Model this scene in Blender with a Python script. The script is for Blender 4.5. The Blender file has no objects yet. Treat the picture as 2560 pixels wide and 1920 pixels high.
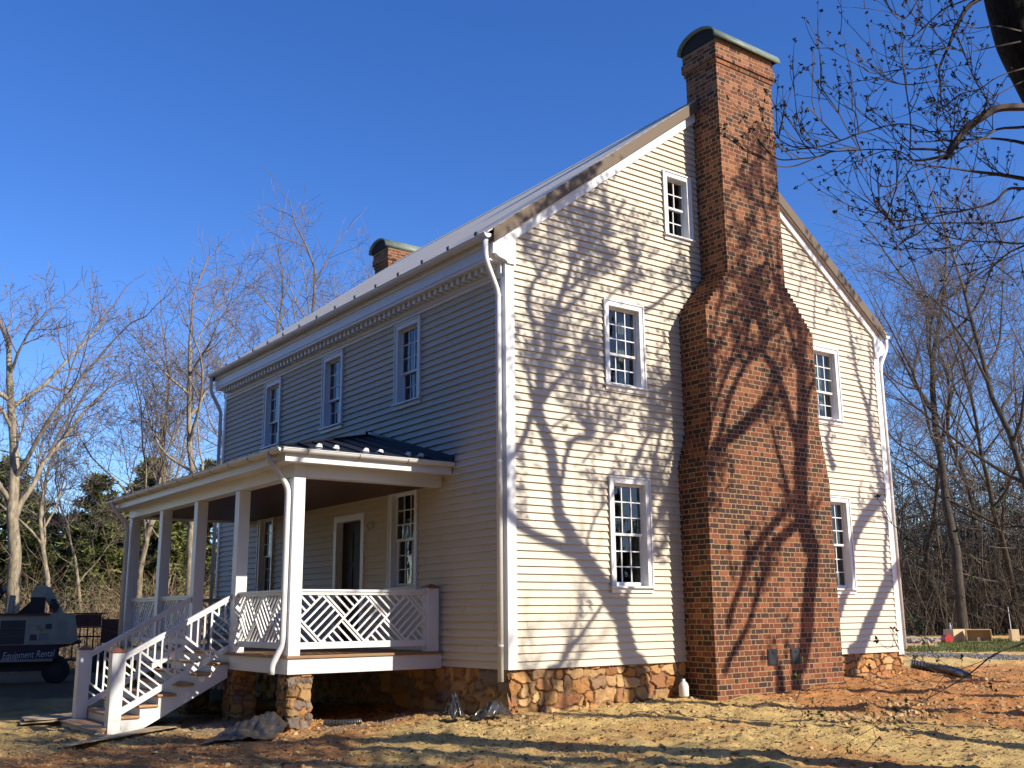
import bpy, bmesh, math, random
import numpy as np
from mathutils import Vector, Matrix, noise as mnoise

# ------------------------------------------------------------------ camera, sky, sun, exposure
scn = bpy.context.scene
COL = scn.collection
cam_data = bpy.data.cameras.new("camera")
cam = bpy.data.objects.new("camera", cam_data)
COL.objects.link(cam)
scn.camera = cam
CAM = Vector((-9.654, -13.3135, 0.8303))
yaw, pit, rol, foc = 0.6328, 0.218, -0.0094, 2599.54
fw = Vector((math.sin(yaw)*math.cos(pit), math.cos(yaw)*math.cos(pit), math.sin(pit)))
rt0 = Vector((math.cos(yaw), -math.sin(yaw), 0)); up0 = rt0.cross(fw)
rt = math.cos(rol)*rt0 + math.sin(rol)*up0
up = -math.sin(rol)*rt0 + math.cos(rol)*up0
cam.matrix_world = Matrix(((rt.x, up.x, -fw.x, CAM.x), (rt.y, up.y, -fw.y, CAM.y), (rt.z, up.z, -fw.z, CAM.z), (0, 0, 0, 1)))
cam_data.sensor_width = 36.0
cam_data.lens = 36.0*foc/2560.0
cam_data.clip_start = 0.1
cam_data.clip_end = 2000.0

SUN = Vector((0.44, -1.0, 0.66)).normalized()          # towards the sun
SUN_AZ = math.atan2(SUN.x, SUN.y); SUN_EL = math.asin(SUN.z)
world = bpy.data.worlds.new("World"); scn.world = world
world.use_nodes = True
wn = world.node_tree.nodes; wl = world.node_tree.links
bg = wn["Background"]
sky = wn.new("ShaderNodeTexSky"); sky.sky_type = 'NISHITA'; sky.sun_disc = False
sky.sun_elevation = SUN_EL; sky.sun_rotation = SUN_AZ
sky.altitude = 1200; sky.air_density = 1.0; sky.dust_density = 0.7; sky.ozone_density = 3.2
hs = wn.new("ShaderNodeHueSaturation"); hs.inputs["Saturation"].default_value = 1.27
hs.inputs["Hue"].default_value = 0.515
wl.new(sky.outputs[0], hs.inputs["Color"]); wl.new(hs.outputs[0], bg.inputs["Color"])
bg.inputs["Strength"].default_value = 0.145
sl = bpy.data.lights.new("sun", 'SUN'); sl.energy = 4.8; sl.angle = math.radians(0.45); sl.color = (1.0, 0.915, 0.775)
so = bpy.data.objects.new("sun", sl); COL.objects.link(so)
so.rotation_euler = SUN.to_track_quat('Z', 'Y').to_euler()
so.location = SUN*60
scn.view_settings.view_transform = 'Standard'; scn.view_settings.look = 'None'
scn.view_settings.exposure = 0.5; scn.view_settings.gamma = 1.0; scn.view_settings.use_curve_mapping = False
scn.cycles.max_bounces = 8; scn.cycles.transparent_max_bounces = 12

# ------------------------------------------------------------------ object helpers
def tag(o, label=None, cat=None, group=None, kind=None):
    if label: o["label"] = label
    if cat: o["category"] = cat
    if group: o["group"] = group
    if kind: o["kind"] = kind
    return o

def empty(name, loc=(0, 0, 0), rz=0.0):
    o = bpy.data.objects.new(name, None); COL.objects.link(o)
    o.empty_display_size = 0.2
    o.location = loc; o.rotation_euler = (0, 0, rz)
    return o

class MB:
    """collects shapes and links them as one mesh object"""
    def __init__(s): s.v = []; s.f = []; s.c = None
    def add(s, vs, fs):
        b = len(s.v); s.v.extend([tuple(p) for p in vs]); s.f.extend([tuple(i+b for i in f) for f in fs])
    def box(s, x0, x1, y0, y1, z0, z1):
        s.add([(x0,y0,z0),(x1,y0,z0),(x1,y1,z0),(x0,y1,z0),(x0,y0,z1),(x1,y0,z1),(x1,y1,z1),(x0,y1,z1)],
              [(0,3,2,1),(4,5,6,7),(0,1,5,4),(1,2,6,5),(2,3,7,6),(3,0,4,7)])
    def prism(s, poly, axis, a0, a1):
        """poly: 2D points; axis 'x': (y,z), 'y': (x,z), 'z': (x,y)"""
        def P(p, a):
            return {'x': (a, p[0], p[1]), 'y': (p[0], a, p[1]), 'z': (p[0], p[1], a)}[axis]
        n = len(poly)
        vs = [P(p, a0) for p in poly]+[P(p, a1) for p in poly]
        s.add(vs, [tuple(range(n)), tuple(range(2*n-1, n-1, -1))]+[(i, (i+1) % n, (i+1) % n+n, i+n) for i in range(n)])
    def beam(s, p, q, w, h, upv=(0, 0, 1)):
        """square bar from p to q; w across, h along upv"""
        p = Vector(p); q = Vector(q); d = (q-p).normalized(); u = Vector(upv)
        a = d.cross(u)
        if a.length < 1e-5: a = d.cross(Vector((0, 1, 0)))
        a.normalize(); u = a.cross(d).normalized()
        vs = [p+a*(sx*w/2)+u*(sy*h/2) for sx, sy in ((-1,-1),(1,-1),(1,1),(-1,1))]
        vs += [v+(q-p) for v in vs]
        s.add(vs, [(0,3,2,1),(4,5,6,7),(0,1,5,4),(1,2,6,5),(2,3,7,6),(3,0,4,7)])
    def tube(s, pts, rad, n=6, cap=True):
        pts = [Vector(p) for p in pts]
        if not hasattr(rad, '__len__'): rad = [rad]*len(pts)
        m = len(pts); vs = []; fs = []
        ref = None
        for i, p in enumerate(pts):
            t = (pts[min(i+1, m-1)]-pts[max(i-1, 0)])
            if t.length < 1e-7: t = Vector((0, 0, 1))
            t.normalize()
            if ref is None:
                ref = t.cross(Vector((0, 0, 1)) if abs(t.z) < .9 else Vector((1, 0, 0)))
            ref = (ref-t*ref.dot(t))
            if ref.length < 1e-6: ref = t.orthogonal()
            ref.normalize(); b = t.cross(ref)
            for k in range(n):
                a = 2*math.pi*k/n
                vs.append(p+(ref*math.cos(a)+b*math.sin(a))*rad[i])
        for i in range(m-1):
            for k in range(n):
                k2 = (k+1) % n
                fs.append((i*n+k, i*n+k2, (i+1)*n+k2, (i+1)*n+k))
        if cap and n > 3:
            fs.append(tuple(range(n-1, -1, -1))); fs.append(tuple((m-1)*n+k for k in range(n)))
        s.add(vs, fs)
    def build(s, name, mat, parent=None, smooth=False, origin=None, bevel=0.0):
        me = bpy.data.meshes.new(name)
        vs = s.v
        if origin is not None:
            ox, oy, oz = origin; vs = [(x-ox, y-oy, z-oz) for x, y, z in vs]
        me.from_pydata(vs, [], s.f); me.update()
        if mat: me.materials.append(mat)
        if smooth: me.polygons.foreach_set("use_smooth", [True]*len(me.polygons))
        o = bpy.data.objects.new(name, me); COL.objects.link(o)
        if origin is not None and parent is None: o.location = origin
        if parent: o.parent = parent
        if bevel > 0:
            md = o.modifiers.new("bevel", 'BEVEL'); md.width = bevel; md.segments = 2; md.limit_method = 'ANGLE'
        return o

def copy_tree(o, parent=None):
    c = o.copy(); COL.objects.link(c)
    if parent: c.parent = parent
    for ch in list(o.children): copy_tree(ch, c)
    return c

# ------------------------------------------------------------------ materials
def new_mat(name):
    m = bpy.data.materials.new(name); m.use_nodes = True
    nt = m.node_tree; b = nt.nodes["Principled BSDF"]
    return m, nt, b
def N(nt, typ, **kw):
    n = nt.nodes.new(typ)
    for k, v in kw.items(): setattr(n, k, v)
    return n
def math_(nt, op, a, b=None, c=None):
    n = N(nt, "ShaderNodeMath", operation=op)
    for i, v in enumerate((a, b, c)):
        if v is None: continue
        if isinstance(v, (int, float)): n.inputs[i].default_value = v
        else: nt.links.new(v, n.inputs[i])
    return n.outputs[0]
def mix_(nt, fac, a, b, mode='MIX'):
    n = N(nt, "ShaderNodeMix", data_type='RGBA', blend_type=mode)
    for sock, v in ((n.inputs[0], fac), (n.inputs[6], a), (n.inputs[7], b)):
        if isinstance(v, (int, float)): sock.default_value = v
        elif isinstance(v, tuple): sock.default_value = (*v[:3], 1)
        else: nt.links.new(v, sock)
    return n.outputs[2]
def ramp_(nt, fac, stops, interp='LINEAR'):
    n = N(nt, "ShaderNodeValToRGB"); cr = n.color_ramp; cr.interpolation = interp
    while len(cr.elements) < len(stops): cr.elements.new(0.5)
    for e, (p, c) in zip(cr.elements, stops):
        e.position = p; e.color = (*c, 1) if len(c) == 3 else c
    nt.links.new(fac, n.inputs[0]); return n.outputs[0]
def noise_(nt, scale, detail=4, rough=0.55, vec=None, dist=0.0):
    n = N(nt, "ShaderNodeTexNoise"); n.inputs["Scale"].default_value = scale
    n.inputs["Detail"].default_value = detail; n.inputs["Roughness"].default_value = rough
    n.inputs["Distortion"].default_value = dist
    if vec is not None: nt.links.new(vec, n.inputs["Vector"])
    return n.outputs["Fac"]
def objco(nt):
    return N(nt, "ShaderNodeTexCoord").outputs["Object"]
def bump_(nt, b, h, strength=0.3, dist=0.02):
    n = N(nt, "ShaderNodeBump"); n.inputs["Strength"].default_value = strength; n.inputs["Distance"].default_value = dist
    nt.links.new(h, n.inputs["Height"]); nt.links.new(n.outputs[0], b.inputs["Normal"])
def scalev(nt, vec, s):
    n = N(nt, "ShaderNodeVectorMath", operation='MULTIPLY'); nt.links.new(vec, n.inputs[0]); n.inputs[1].default_value = s
    return n.outputs[0]

def simple(name, col, rough=0.5, var=0.12, scale=6.0, metal=0.0, bump=0.0, stretch=None, spec=0.5, dirt=None):
    m, nt, b = new_mat(name)
    co = objco(nt)
    if stretch: co = scalev(nt, co, stretch)
    f = noise_(nt, scale, 5, 0.6, co)
    dark = tuple(max(0, c*(1-var)) for c in col); light = tuple(min(1, c*(1+var)) for c in col)
    c = ramp_(nt, f, [(0.3, dark), (0.7, light)])
    if dirt:
        f3 = noise_(nt, dirt[1], 6, 0.65, co)
        k = ramp_(nt, f3, [(0.52, (0, 0, 0)), (0.72, (1, 1, 1))])
        c = mix_(nt, math_(nt, 'MULTIPLY', k, dirt[2]), c, dirt[0])
    nt.links.new(c, b.inputs["Base Color"])
    b.inputs["Roughness"].default_value = rough; b.inputs["Metallic"].default_value = metal
    b.inputs["Specular IOR Level"].default_value = spec
    r = ramp_(nt, f, [(0.2, (rough*0.85,)*3), (0.8, (min(1, rough*1.15),)*3)])
    nt.links.new(r, b.inputs["Roughness"])
    if bump > 0:
        f2 = noise_(nt, scale*6, 6, 0.65, co); bump_(nt, b, f2, bump, 0.01)
    return m

M = {}
M['white'] = simple("white_paint", (0.75, 0.75, 0.745), 0.38, 0.03, 3.0, bump=0.05, dirt=((0.5, 0.45, 0.38), 1.7, 0.18))
M['gutter'] = simple("gutter_paint", (0.74, 0.74, 0.73), 0.32, 0.04, 4.0)
M['trim_tan'] = simple("rake_metal", (0.155, 0.115, 0.078), 0.6, 0.08, 2.0, spec=0.2)
M['copper'] = simple("green_copper", (0.165, 0.20, 0.15), 0.55, 0.25, 5.0, dirt=((0.10, 0.11, 0.09), 9, 0.6))
M['black_metal'] = simple("porch_roof_metal", (0.018, 0.020, 0.028), 0.33, 0.15, 3.0)
M['cap_dark'] = simple("dark_opening", (0.015, 0.014, 0.013), 0.9, 0.2)
M['iron'] = simple("cast_iron", (0.012, 0.012, 0.013), 0.6, 0.3, 20, bump=0.2)
M['copper_cap'] = simple("post_cap_copper", (0.27, 0.10, 0.05), 0.35, 0.2, 20)
M['mortar_wash'] = simple("mortar_wash", (0.30, 0.28, 0.24), 0.9, 0.15, 20, bump=0.3)
M['door'] = simple("door_paint", (0.022, 0.010, 0.006), 0.6, 0.15, 8)
M['curtain'] = simple("curtain_cloth", (0.22, 0.26, 0.23), 0.9, 0.1, 5)
M['lens'] = simple("clear_guard", (0.75, 0.75, 0.76), 0.12, 0.05, 10, spec=0.8)
M['guard'] = simple("roof_guard_metal", (0.03, 0.03, 0.035), 0.5, 0.2, 10)
M['ceiling'] = simple("porch_ceiling", (0.085, 0.04, 0.022), 0.5, 0.15, 3, stretch=(1, 14, 1))

def siding_mat():
    m, nt, b = new_mat("cream_clapboard")
    co = objco(nt)
    sx = N(nt, "ShaderNodeSeparateXYZ"); nt.links.new(co, sx.inputs[0])
    row = math_(nt, 'FLOOR', math_(nt, 'DIVIDE', sx.outputs[2], 0.1213))
    ge = N(nt, "ShaderNodeNewGeometry"); sn = N(nt, "ShaderNodeSeparateXYZ"); nt.links.new(ge.outputs["True Normal"], sn.inputs[0])
    isx = math_(nt, 'GREATER_THAN', math_(nt, 'ABSOLUTE', sn.outputs[0]), 0.6)
    along = math_(nt, 'ADD', math_(nt, 'MULTIPLY', isx, sx.outputs[1]), math_(nt, 'MULTIPLY', math_(nt, 'SUBTRACT', 1.0, isx), sx.outputs[0]))
    cb = N(nt, "ShaderNodeCombineXYZ"); nt.links.new(row, cb.inputs[2])
    run = math_(nt, 'FLOOR', math_(nt, 'DIVIDE', math_(nt, 'ADD', along, math_(nt, 'MULTIPLY', row, 1.37)), 3.6))
    nt.links.new(run, cb.inputs[0])
    wn_ = N(nt, "ShaderNodeTexWhiteNoise"); wn_.noise_dimensions = '3D'; nt.links.new(cb.outputs[0], wn_.inputs[0])
    grain = noise_(nt, 1.0, 6, 0.6, scalev(nt, co, (3, 3, 60)))
    blot = noise_(nt, 0.9, 4, 0.6, co)
    c = ramp_(nt, wn_.outputs[0], [(0, (0.575, 0.51, 0.40)), (0.5, (0.605, 0.54, 0.42)), (1, (0.635, 0.565, 0.445))])
    c = mix_(nt, math_(nt, 'MULTIPLY', grain, 0.16), c, (0.48, 0.41, 0.29))
    c = mix_(nt, ramp_(nt, blot, [(0.5, (0, 0, 0)), (0.8, (0.22, 0.22, 0.22))]), c, (0.50, 0.44, 0.33))
    nt.links.new(c, b.inputs["Base Color"]); b.inputs["Roughness"].default_value = 0.55
    fx = math_(nt, 'FRACT', math_(nt, 'DIVIDE', math_(nt, 'ADD', along, math_(nt, 'MULTIPLY', row, 1.37)), 3.6))
    c = mix_(nt, math_(nt, 'LESS_THAN', fx, 0.0016), c, (0.10, 0.085, 0.06))
    nt.links.new(c, b.inputs["Base Color"]); bump_(nt, b, grain, 0.12, 0.004)
    return m
M['siding'] = siding_mat()

def brick_mat():
    m, nt, b = new_mat("flemish_brick")
    co = objco(nt)
    wob = N(nt, "ShaderNodeTexNoise"); wob.inputs["Scale"].default_value = 9.0; wob.inputs["Detail"].default_value = 3
    nt.links.new(co, wob.inputs["Vector"])
    off = N(nt, "ShaderNodeVectorMath", operation='SUBTRACT'); nt.links.new(wob.outputs["Color"], off.inputs[0]); off.inputs[1].default_value = (.5, .5, .5)
    offs = scalev(nt, off.outputs[0], (0.026, 0.026, 0.024))
    ad = N(nt, "ShaderNodeVectorMath", operation='ADD'); nt.links.new(co, ad.inputs[0]); nt.links.new(offs, ad.inputs[1])
    sx = N(nt, "ShaderNodeSeparateXYZ"); nt.links.new(ad.outputs[0], sx.inputs[0])
    ge = N(nt, "ShaderNodeNewGeometry"); sn = N(nt, "ShaderNodeSeparateXYZ"); nt.links.new(ge.outputs["True Normal"], sn.inputs[0])
    isx = math_(nt, 'GREATER_THAN', math_(nt, 'ABSOLUTE', sn.outputs[0]), 0.5)
    isz = math_(nt, 'GREATER_THAN', math_(nt, 'ABSOLUTE', sn.outputs[2]), 0.5)
    def sel(k, a, b_):
        return math_(nt, 'ADD', math_(nt, 'MULTIPLY', k, b_), math_(nt, 'MULTIPLY', math_(nt, 'SUBTRACT', 1.0, k), a))
    u = sel(isx, sx.outputs[0], math_(nt, 'ADD', sx.outputs[1], 0.11)); v = sel(isz, sx.outputs[2], sx.outputs[1])
    h, P = 0.0905, 0.335
    vr = math_(nt, 'DIVIDE', v, h); row = math_(nt, 'FLOOR', vr); fv = math_(nt, 'FRACT', vr)
    sh = math_(nt, 'MULTIPLY', math_(nt, 'MODULO', math_(nt, 'ADD', row, 1000.0), 2.0), 0.5)
    rj = N(nt, "ShaderNodeTexWhiteNoise"); rj.noise_dimensions = '1D'; nt.links.new(row, rj.inputs["W"])
    ur = math_(nt, 'ADD', math_(nt, 'ADD', math_(nt, 'DIVIDE', u, P), sh), math_(nt, 'MULTIPLY', rj.outputs[0], 0.10))
    c = math_(nt, 'FLOOR', ur); fu = math_(nt, 'FRACT', ur)
    isH = math_(nt, 'GREATER_THAN', fu, 0.667)
    d1 = math_(nt, 'MINIMUM', fu, math_(nt, 'SUBTRACT', 1.0, fu)); d2 = math_(nt, 'ABSOLUTE', math_(nt, 'SUBTRACT', fu, 0.667))
    du = math_(nt, 'MULTIPLY', math_(nt, 'MINIMUM', d1, d2), P)
    dv = math_(nt, 'MULTIPLY', math_(nt, 'MINIMUM', fv, math_(nt, 'SUBTRACT', 1.0, fv)), h)
    dd = math_(nt, 'MINIMUM', du, dv)
    mr = N(nt, "ShaderNodeMapRange"); mr.interpolation_type = 'SMOOTHSTEP'
    nt.links.new(dd, mr.inputs[0]); mr.inputs[1].default_value = 0.0050; mr.inputs[2].default_value = 0.0100
    mask = mr.outputs[0]
    cv = N(nt, "ShaderNodeCombineXYZ"); nt.links.new(c, cv.inputs[0]); nt.links.new(row, cv.inputs[1])
    nt.links.new(math_(nt, 'ADD', isH, math_(nt, 'MULTIPLY', isx, 5.0)), cv.inputs[2])
    w1 = N(nt, "ShaderNodeTexWhiteNoise"); w1.noise_dimensions = '3D'; nt.links.new(cv.outputs[0], w1.inputs[0])
    big = noise_(nt, 0.55, 3, 0.6, co)
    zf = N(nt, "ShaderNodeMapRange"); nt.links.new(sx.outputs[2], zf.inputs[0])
    zf.inputs[1].default_value = 6.0; zf.inputs[2].default_value = 8.0; zf.inputs[3].default_value = 0.15; zf.inputs[4].default_value = -0.03  # bricks darker lower down, partly tree shade put into the colour
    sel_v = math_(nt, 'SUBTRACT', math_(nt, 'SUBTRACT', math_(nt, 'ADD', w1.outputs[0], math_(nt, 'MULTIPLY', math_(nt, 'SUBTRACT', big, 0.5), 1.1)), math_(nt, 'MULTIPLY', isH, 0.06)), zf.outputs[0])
    bc = ramp_(nt, sel_v, [(0.0, (0.045, 0.023, 0.017)), (0.14, (0.070, 0.028, 0.017)), (0.30, (0.118, 0.034, 0.016)), (0.55, (0.185, 0.054, 0.023)), (0.80, (0.26, 0.086, 0.036)), (1.0, (0.32, 0.128, 0.057))])
    sp = noise_(nt, 55, 5, 0.7, co)
    bc = mix_(nt, ramp_(nt, sp, [(0.45, (0, 0, 0)), (0.75, (0.55, 0.55, 0.55))]), bc, (0.10, 0.05, 0.035))
    mc = ramp_(nt, noise_(nt, 14, 4, 0.6, co), [(0.3, (0.27, 0.18, 0.095)), (0.7, (0.42, 0.30, 0.165))])
    col = mix_(nt, mask, mc, bc)
    nt.links.new(col, b.inputs["Base Color"]); b.inputs["Roughness"].default_value = 0.85
    b.inputs["Specular IOR Level"].default_value = 0.3
    hh = math_(nt, 'ADD', mask, math_(nt, 'MULTIPLY', sp, 0.35))
    bump_(nt, b, hh, 0.7, 0.012)
    return m
M['brick'] = brick_mat()

def roof_mat():
    m, nt, b = new_mat("tan_shingle")
    co = objco(nt)
    sx = N(nt, "ShaderNodeSeparateXYZ"); nt.links.new(co, sx.inputs[0])
    row = math_(nt, 'FLOOR', math_(nt, 'DIVIDE', sx.outputs[0], 0.30))
    cu = math_(nt, 'FLOOR', math_(nt, 'ADD', math_(nt, 'DIVIDE', sx.outputs[1], 0.32), math_(nt, 'MULTIPLY', row, 0.5)))
    cv = N(nt, "ShaderNodeCombineXYZ"); nt.links.new(row, cv.inputs[0]); nt.links.new(cu, cv.inputs[1])
    w = N(nt, "ShaderNodeTexWhiteNoise"); w.noise_dimensions = '3D'; nt.links.new(cv.outputs[0], w.inputs[0])
    c = ramp_(nt, w.outputs[0], [(0, (0.78, 0.69, 0.56)), (0.5, (0.83, 0.735, 0.60)), (1, (0.86, 0.77, 0.635))])
    st = noise_(nt, 3, 5, 0.6, scalev(nt, co, (1.0, 8, 1.0)))
    c = mix_(nt, math_(nt, 'MULTIPLY', st, 0.25), c, (0.62, 0.53, 0.42))
    nt.links.new(c, b.inputs["Base Color"]); b.inputs["Roughness"].default_value = 0.9; b.inputs["Specular IOR Level"].default_value = 0.08
    bump_(nt, b, noise_(nt, 60, 5, 0.7, co), 0.25, 0.006)
    return m
M['roof'] = roof_mat()

def wood_mat(name, ca, cb_, scale=(2, 2, 2), rough=0.6, planks=None, bump=0.25):
    m, nt, b = new_mat(name)
    co = objco(nt)
    f = noise_(nt, 5, 6, 0.6, scalev(nt, co, scale), 0.4)
    c = ramp_(nt, f, [(0.3, ca), (0.7, cb_)])
    if planks:
        sx = N(nt, "ShaderNodeSeparateXYZ"); nt.links.new(co, sx.inputs[0])
        k = math_(nt, 'DIVIDE', sx.outputs[planks[0]], planks[1])
        w = N(nt, "ShaderNodeTexWhiteNoise"); w.noise_dimensions = '1D'; nt.links.new(math_(nt, 'FLOOR', k), w.inputs["W"])
        c = mix_(nt, math_(nt, 'MULTIPLY', w.outputs[0], 0.5), c, tuple(x*0.6 for x in ca))
        fr = math_(nt, 'FRACT', k); gap = math_(nt, 'LESS_THAN', fr, 0.05)
        c = mix_(nt, gap, c, (0.02, 0.012, 0.008))
    nt.links.new(c, b.inputs["Base Color"]); b.inputs["Roughness"].default_value = rough
    bump_(nt, b, f, bump, 0.005)
    return m
M['deck'] = wood_mat("deck_boards", (0.30, 0.155, 0.07), (0.42, 0.24, 0.12), (0.5, 6, 6), 0.5, (1, 0.14))
M['tread'] = wood_mat("stair_tread_wood", (0.34, 0.17, 0.075), (0.46, 0.26, 0.13), (8, 1, 8), 0.5)
M['plywood'] = wood_mat("plywood", (0.34, 0.25, 0.145), (0.47, 0.36, 0.22), (6, 0.8, 6), 0.75)
M['crate_wood'] = wood_mat("raw_lumber", (0.55, 0.40, 0.21), (0.66, 0.50, 0.28), (2, 2, 2), 0.7)

def glass_mat():
    m, nt, b = new_mat("window_glass")
    nt.nodes.remove(b)
    out = nt.nodes["Material Output"]
    tr = N(nt, "ShaderNodeBsdfTransparent"); tr.inputs[0].default_value = (0.72, 0.76, 0.75, 1)
    gl = N(nt, "ShaderNodeBsdfGlossy"); gl.inputs["Roughness"].default_value = 0.015; gl.inputs[0].default_value = (1, 1, 1, 1)
    fr = N(nt, "ShaderNodeFresnel"); fr.inputs["IOR"].default_value = 1.6
    bn = N(nt, "ShaderNodeBump"); bn.inputs["Strength"].default_value = 0.16; bn.inputs["Distance"].default_value = 0.03
    nt.links.new(noise_(nt, 4.5, 2, 0.5, objco(nt)), bn.inputs["Height"])
    nt.links.new(bn.outputs[0], gl.inputs["Normal"]); nt.links.new(bn.outputs[0], fr.inputs["Normal"])
    mx = N(nt, "ShaderNodeMixShader"); nt.links.new(fr.outputs[0], mx.inputs[0])
    nt.links.new(tr.outputs[0], mx.inputs[1]); nt.links.new(gl.outputs[0], mx.inputs[2]); nt.links.new(mx.outputs[0], out.inputs[0])
    return m
M['glass'] = glass_mat()

def attr_mat(name, attr, rough=0.85, nscale=30, bump=0.5, dark=0.35, bdist=0.015):
    m, nt, b = new_mat(name)
    a = N(nt, "ShaderNodeAttribute"); a.attribute_name = attr
    co = objco(nt)
    f = noise_(nt, nscale, 6, 0.65, co)
    c = mix_(nt, ramp_(nt, f, [(0.4, (0, 0, 0)), (0.75, (dark,)*3)]), a.outputs["Color"], (0.12, 0.065, 0.03))
    nt.links.new(c, b.inputs["Base Color"]); b.inputs["Roughness"].default_value = rough
    b.inputs["Specular IOR Level"].default_value = 0.25
    bump_(nt, b, f, bump, bdist)
    return m
def soil_mat():
    m, nt, b = new_mat("soil")
    a = N(nt, "ShaderNodeAttribute"); a.attribute_name = "soil_tint"; co = objco(nt)
    f1 = noise_(nt, 9, 6, 0.7, co); f2 = noise_(nt, 42, 5, 0.75, co); f3 = noise_(nt, 130, 3, 0.7, co)
    c = mix_(nt, ramp_(nt, f1, [(0.50, (0, 0, 0)), (0.72, (.45, .45, .45))]), a.outputs["Color"], (0.30, 0.155, 0.06))
    c = mix_(nt, ramp_(nt, f2, [(0.55, (0, 0, 0)), (0.62, (.8, .8, .8))]), c, (0.16, 0.085, 0.032))
    c = mix_(nt, ramp_(nt, f3, [(0.52, (0, 0, 0)), (0.70, (.5, .5, .5))]), c, (0.72, 0.56, 0.30))
    nt.links.new(c, b.inputs["Base Color"]); b.inputs["Roughness"].default_value = 0.95; b.inputs["Specular IOR Level"].default_value = 0.15
    bump_(nt, b, math_(nt, 'SUBTRACT', f1, math_(nt, 'MULTIPLY', f2, 0.6)), 1.0, 0.05)
    return m
M['stone'] = attr_mat("field_stone", "stone_tint")

def bark_mat(name, ca, cb_, scale=14):
    m, nt, b = new_mat(name)
    co = objco(nt)
    f = noise_(nt, scale, 6, 0.7, scalev(nt, co, (1, 1, 0.25)))
    f2 = noise_(nt, 3.0, 3, 0.6, co)
    c = ramp_(nt, f, [(0.3, ca), (0.65, cb_)])
    c = mix_(nt, math_(nt, 'MULTIPLY', f2, 0.4), c, tuple(x*0.55 for x in ca))
    nt.links.new(c, b.inputs["Base Color"]); b.inputs["Roughness"].default_value = 0.9
    b.inputs["Specular IOR Level"].default_value = 0.2
    bump_(nt, b, f, 0.8, 0.03)
    return m
M['bark_pale'] = bark_mat("pale_bark", (0.075, 0.055, 0.038), (0.50, 0.42, 0.29), 7)
M['twig_pale'] = simple("pale_twig", (0.17, 0.13, 0.105), 0.85, 0.2, 2)
M['bark_grey'] = bark_mat("grey_bark", (0.025, 0.020, 0.016), (0.12, 0.098, 0.074), 9)
M['twig_grey'] = simple("grey_twig", (0.125, 0.098, 0.08), 0.85, 0.25, 2)
M['bark_dark'] = bark_mat("dark_bark", (0.010, 0.008, 0.006), (0.055, 0.043, 0.031), 16)
M['twig_dark'] = simple("dark_twig", (0.085, 0.06, 0.045), 0.8, 0.25, 6)
def leaf_mat(name, a, bcol, rough=0.6, tr=0.25):
    m, nt, b = new_mat(name)
    oi = N(nt, "ShaderNodeNewGeometry")
    c = ramp_(nt, oi.outputs["Random Per Island"], [(0.0, a), (1.0, bcol)])
    nt.links.new(c, b.inputs["Base Color"]); b.inputs["Roughness"].default_value = rough
    b.inputs["Specular IOR Level"].default_value = 0.3
    return m
M['bud'] = leaf_mat("opening_buds", (0.035, 0.028, 0.012), (0.13, 0.095, 0.028))
M['leaf'] = leaf_mat("young_leaves", (0.07, 0.13, 0.02), (0.16, 0.24, 0.05))
M['pine'] = leaf_mat("pine_needles", (0.040, 0.066, 0.018), (0.20, 0.20, 0.058), 0.7)
M['brush'] = leaf_mat("dry_brush", (0.17, 0.115, 0.065), (0.34, 0.25, 0.15), 0.9)
M['woods'] = leaf_mat("woods_stems", (0.035, 0.028, 0.021), (0.145, 0.115, 0.085), 0.9)
M['grass'] = leaf_mat("lawn_grass", (0.05, 0.085, 0.018), (0.14, 0.165, 0.05), 0.7)
M['straw'] = leaf_mat("straw", (0.26, 0.16, 0.065), (0.74, 0.58, 0.30), 0.8)
M['litter'] = leaf_mat("dead_scraps", (0.055, 0.030, 0.014), (0.22, 0.12, 0.05), 0.9)
M['clod'] = leaf_mat("clay_clod", (0.30, 0.15, 0.06), (0.58, 0.42, 0.21), 0.95)
M['gravelstone'] = leaf_mat("crushed_stone", (0.10, 0.09, 0.085), (0.28, 0.26, 0.235), 0.9)
M['rock'] = simple("pale_rock", (0.42, 0.33, 0.25), 0.9, 0.3, 6, bump=0.5)
M['tarp'] = simple("black_plastic", (0.032, 0.030, 0.029), 0.30, 0.25, 4, bump=0.1, dirt=((0.15, 0.11, 0.075), 6, 0.3), spec=0.6)
M['pipe'] = simple("black_drain_pipe", (0.035, 0.036, 0.038), 0.3, 0.2, 6)
M['jug'] = simple("milky_plastic", (0.72, 0.72, 0.70), 0.35, 0.05, 6)
M['red'] = simple("red_plastic", (0.45, 0.03, 0.02), 0.4, 0.1, 6)
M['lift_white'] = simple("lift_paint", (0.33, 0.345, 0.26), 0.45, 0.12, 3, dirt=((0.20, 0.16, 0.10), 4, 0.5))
M['lift_grille'] = simple("lift_grille", (0.06, 0.06, 0.06), 0.6, 0.2, 12)
M['lift_dark'] = simple("lift_dark", (0.014, 0.014, 0.015), 0.55, 0.2, 8)
M['sign_navy'] = simple("sign_face", (0.012, 0.016, 0.035), 0.35, 0.1, 6)
M['sign_text'] = simple("sign_lettering", (0.50, 0.52, 0.56), 0.4, 0.03, 6)
M['orange'] = simple("orange_mark", (0.60, 0.20, 0.02), 0.5, 0.05, 6)
M['rust'] = simple("rusty_red_paint", (0.095, 0.028, 0.018), 0.7, 0.3, 8)
M['rubber'] = simple("tyre_rubber", (0.015, 0.015, 0.015), 0.8, 0.2, 20)
M['label_grey'] = simple("panel_decal", (0.22, 0.23, 0.22), 0.5, 0.1, 20)
M['bottle'] = simple("blue_bottle", (0.35, 0.45, 0.60), 0.2, 0.1, 10)
M['lamp_white'] = simple("lamp_enamel", (0.6, 0.58, 0.52), 0.3, 0.05, 6)

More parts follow.
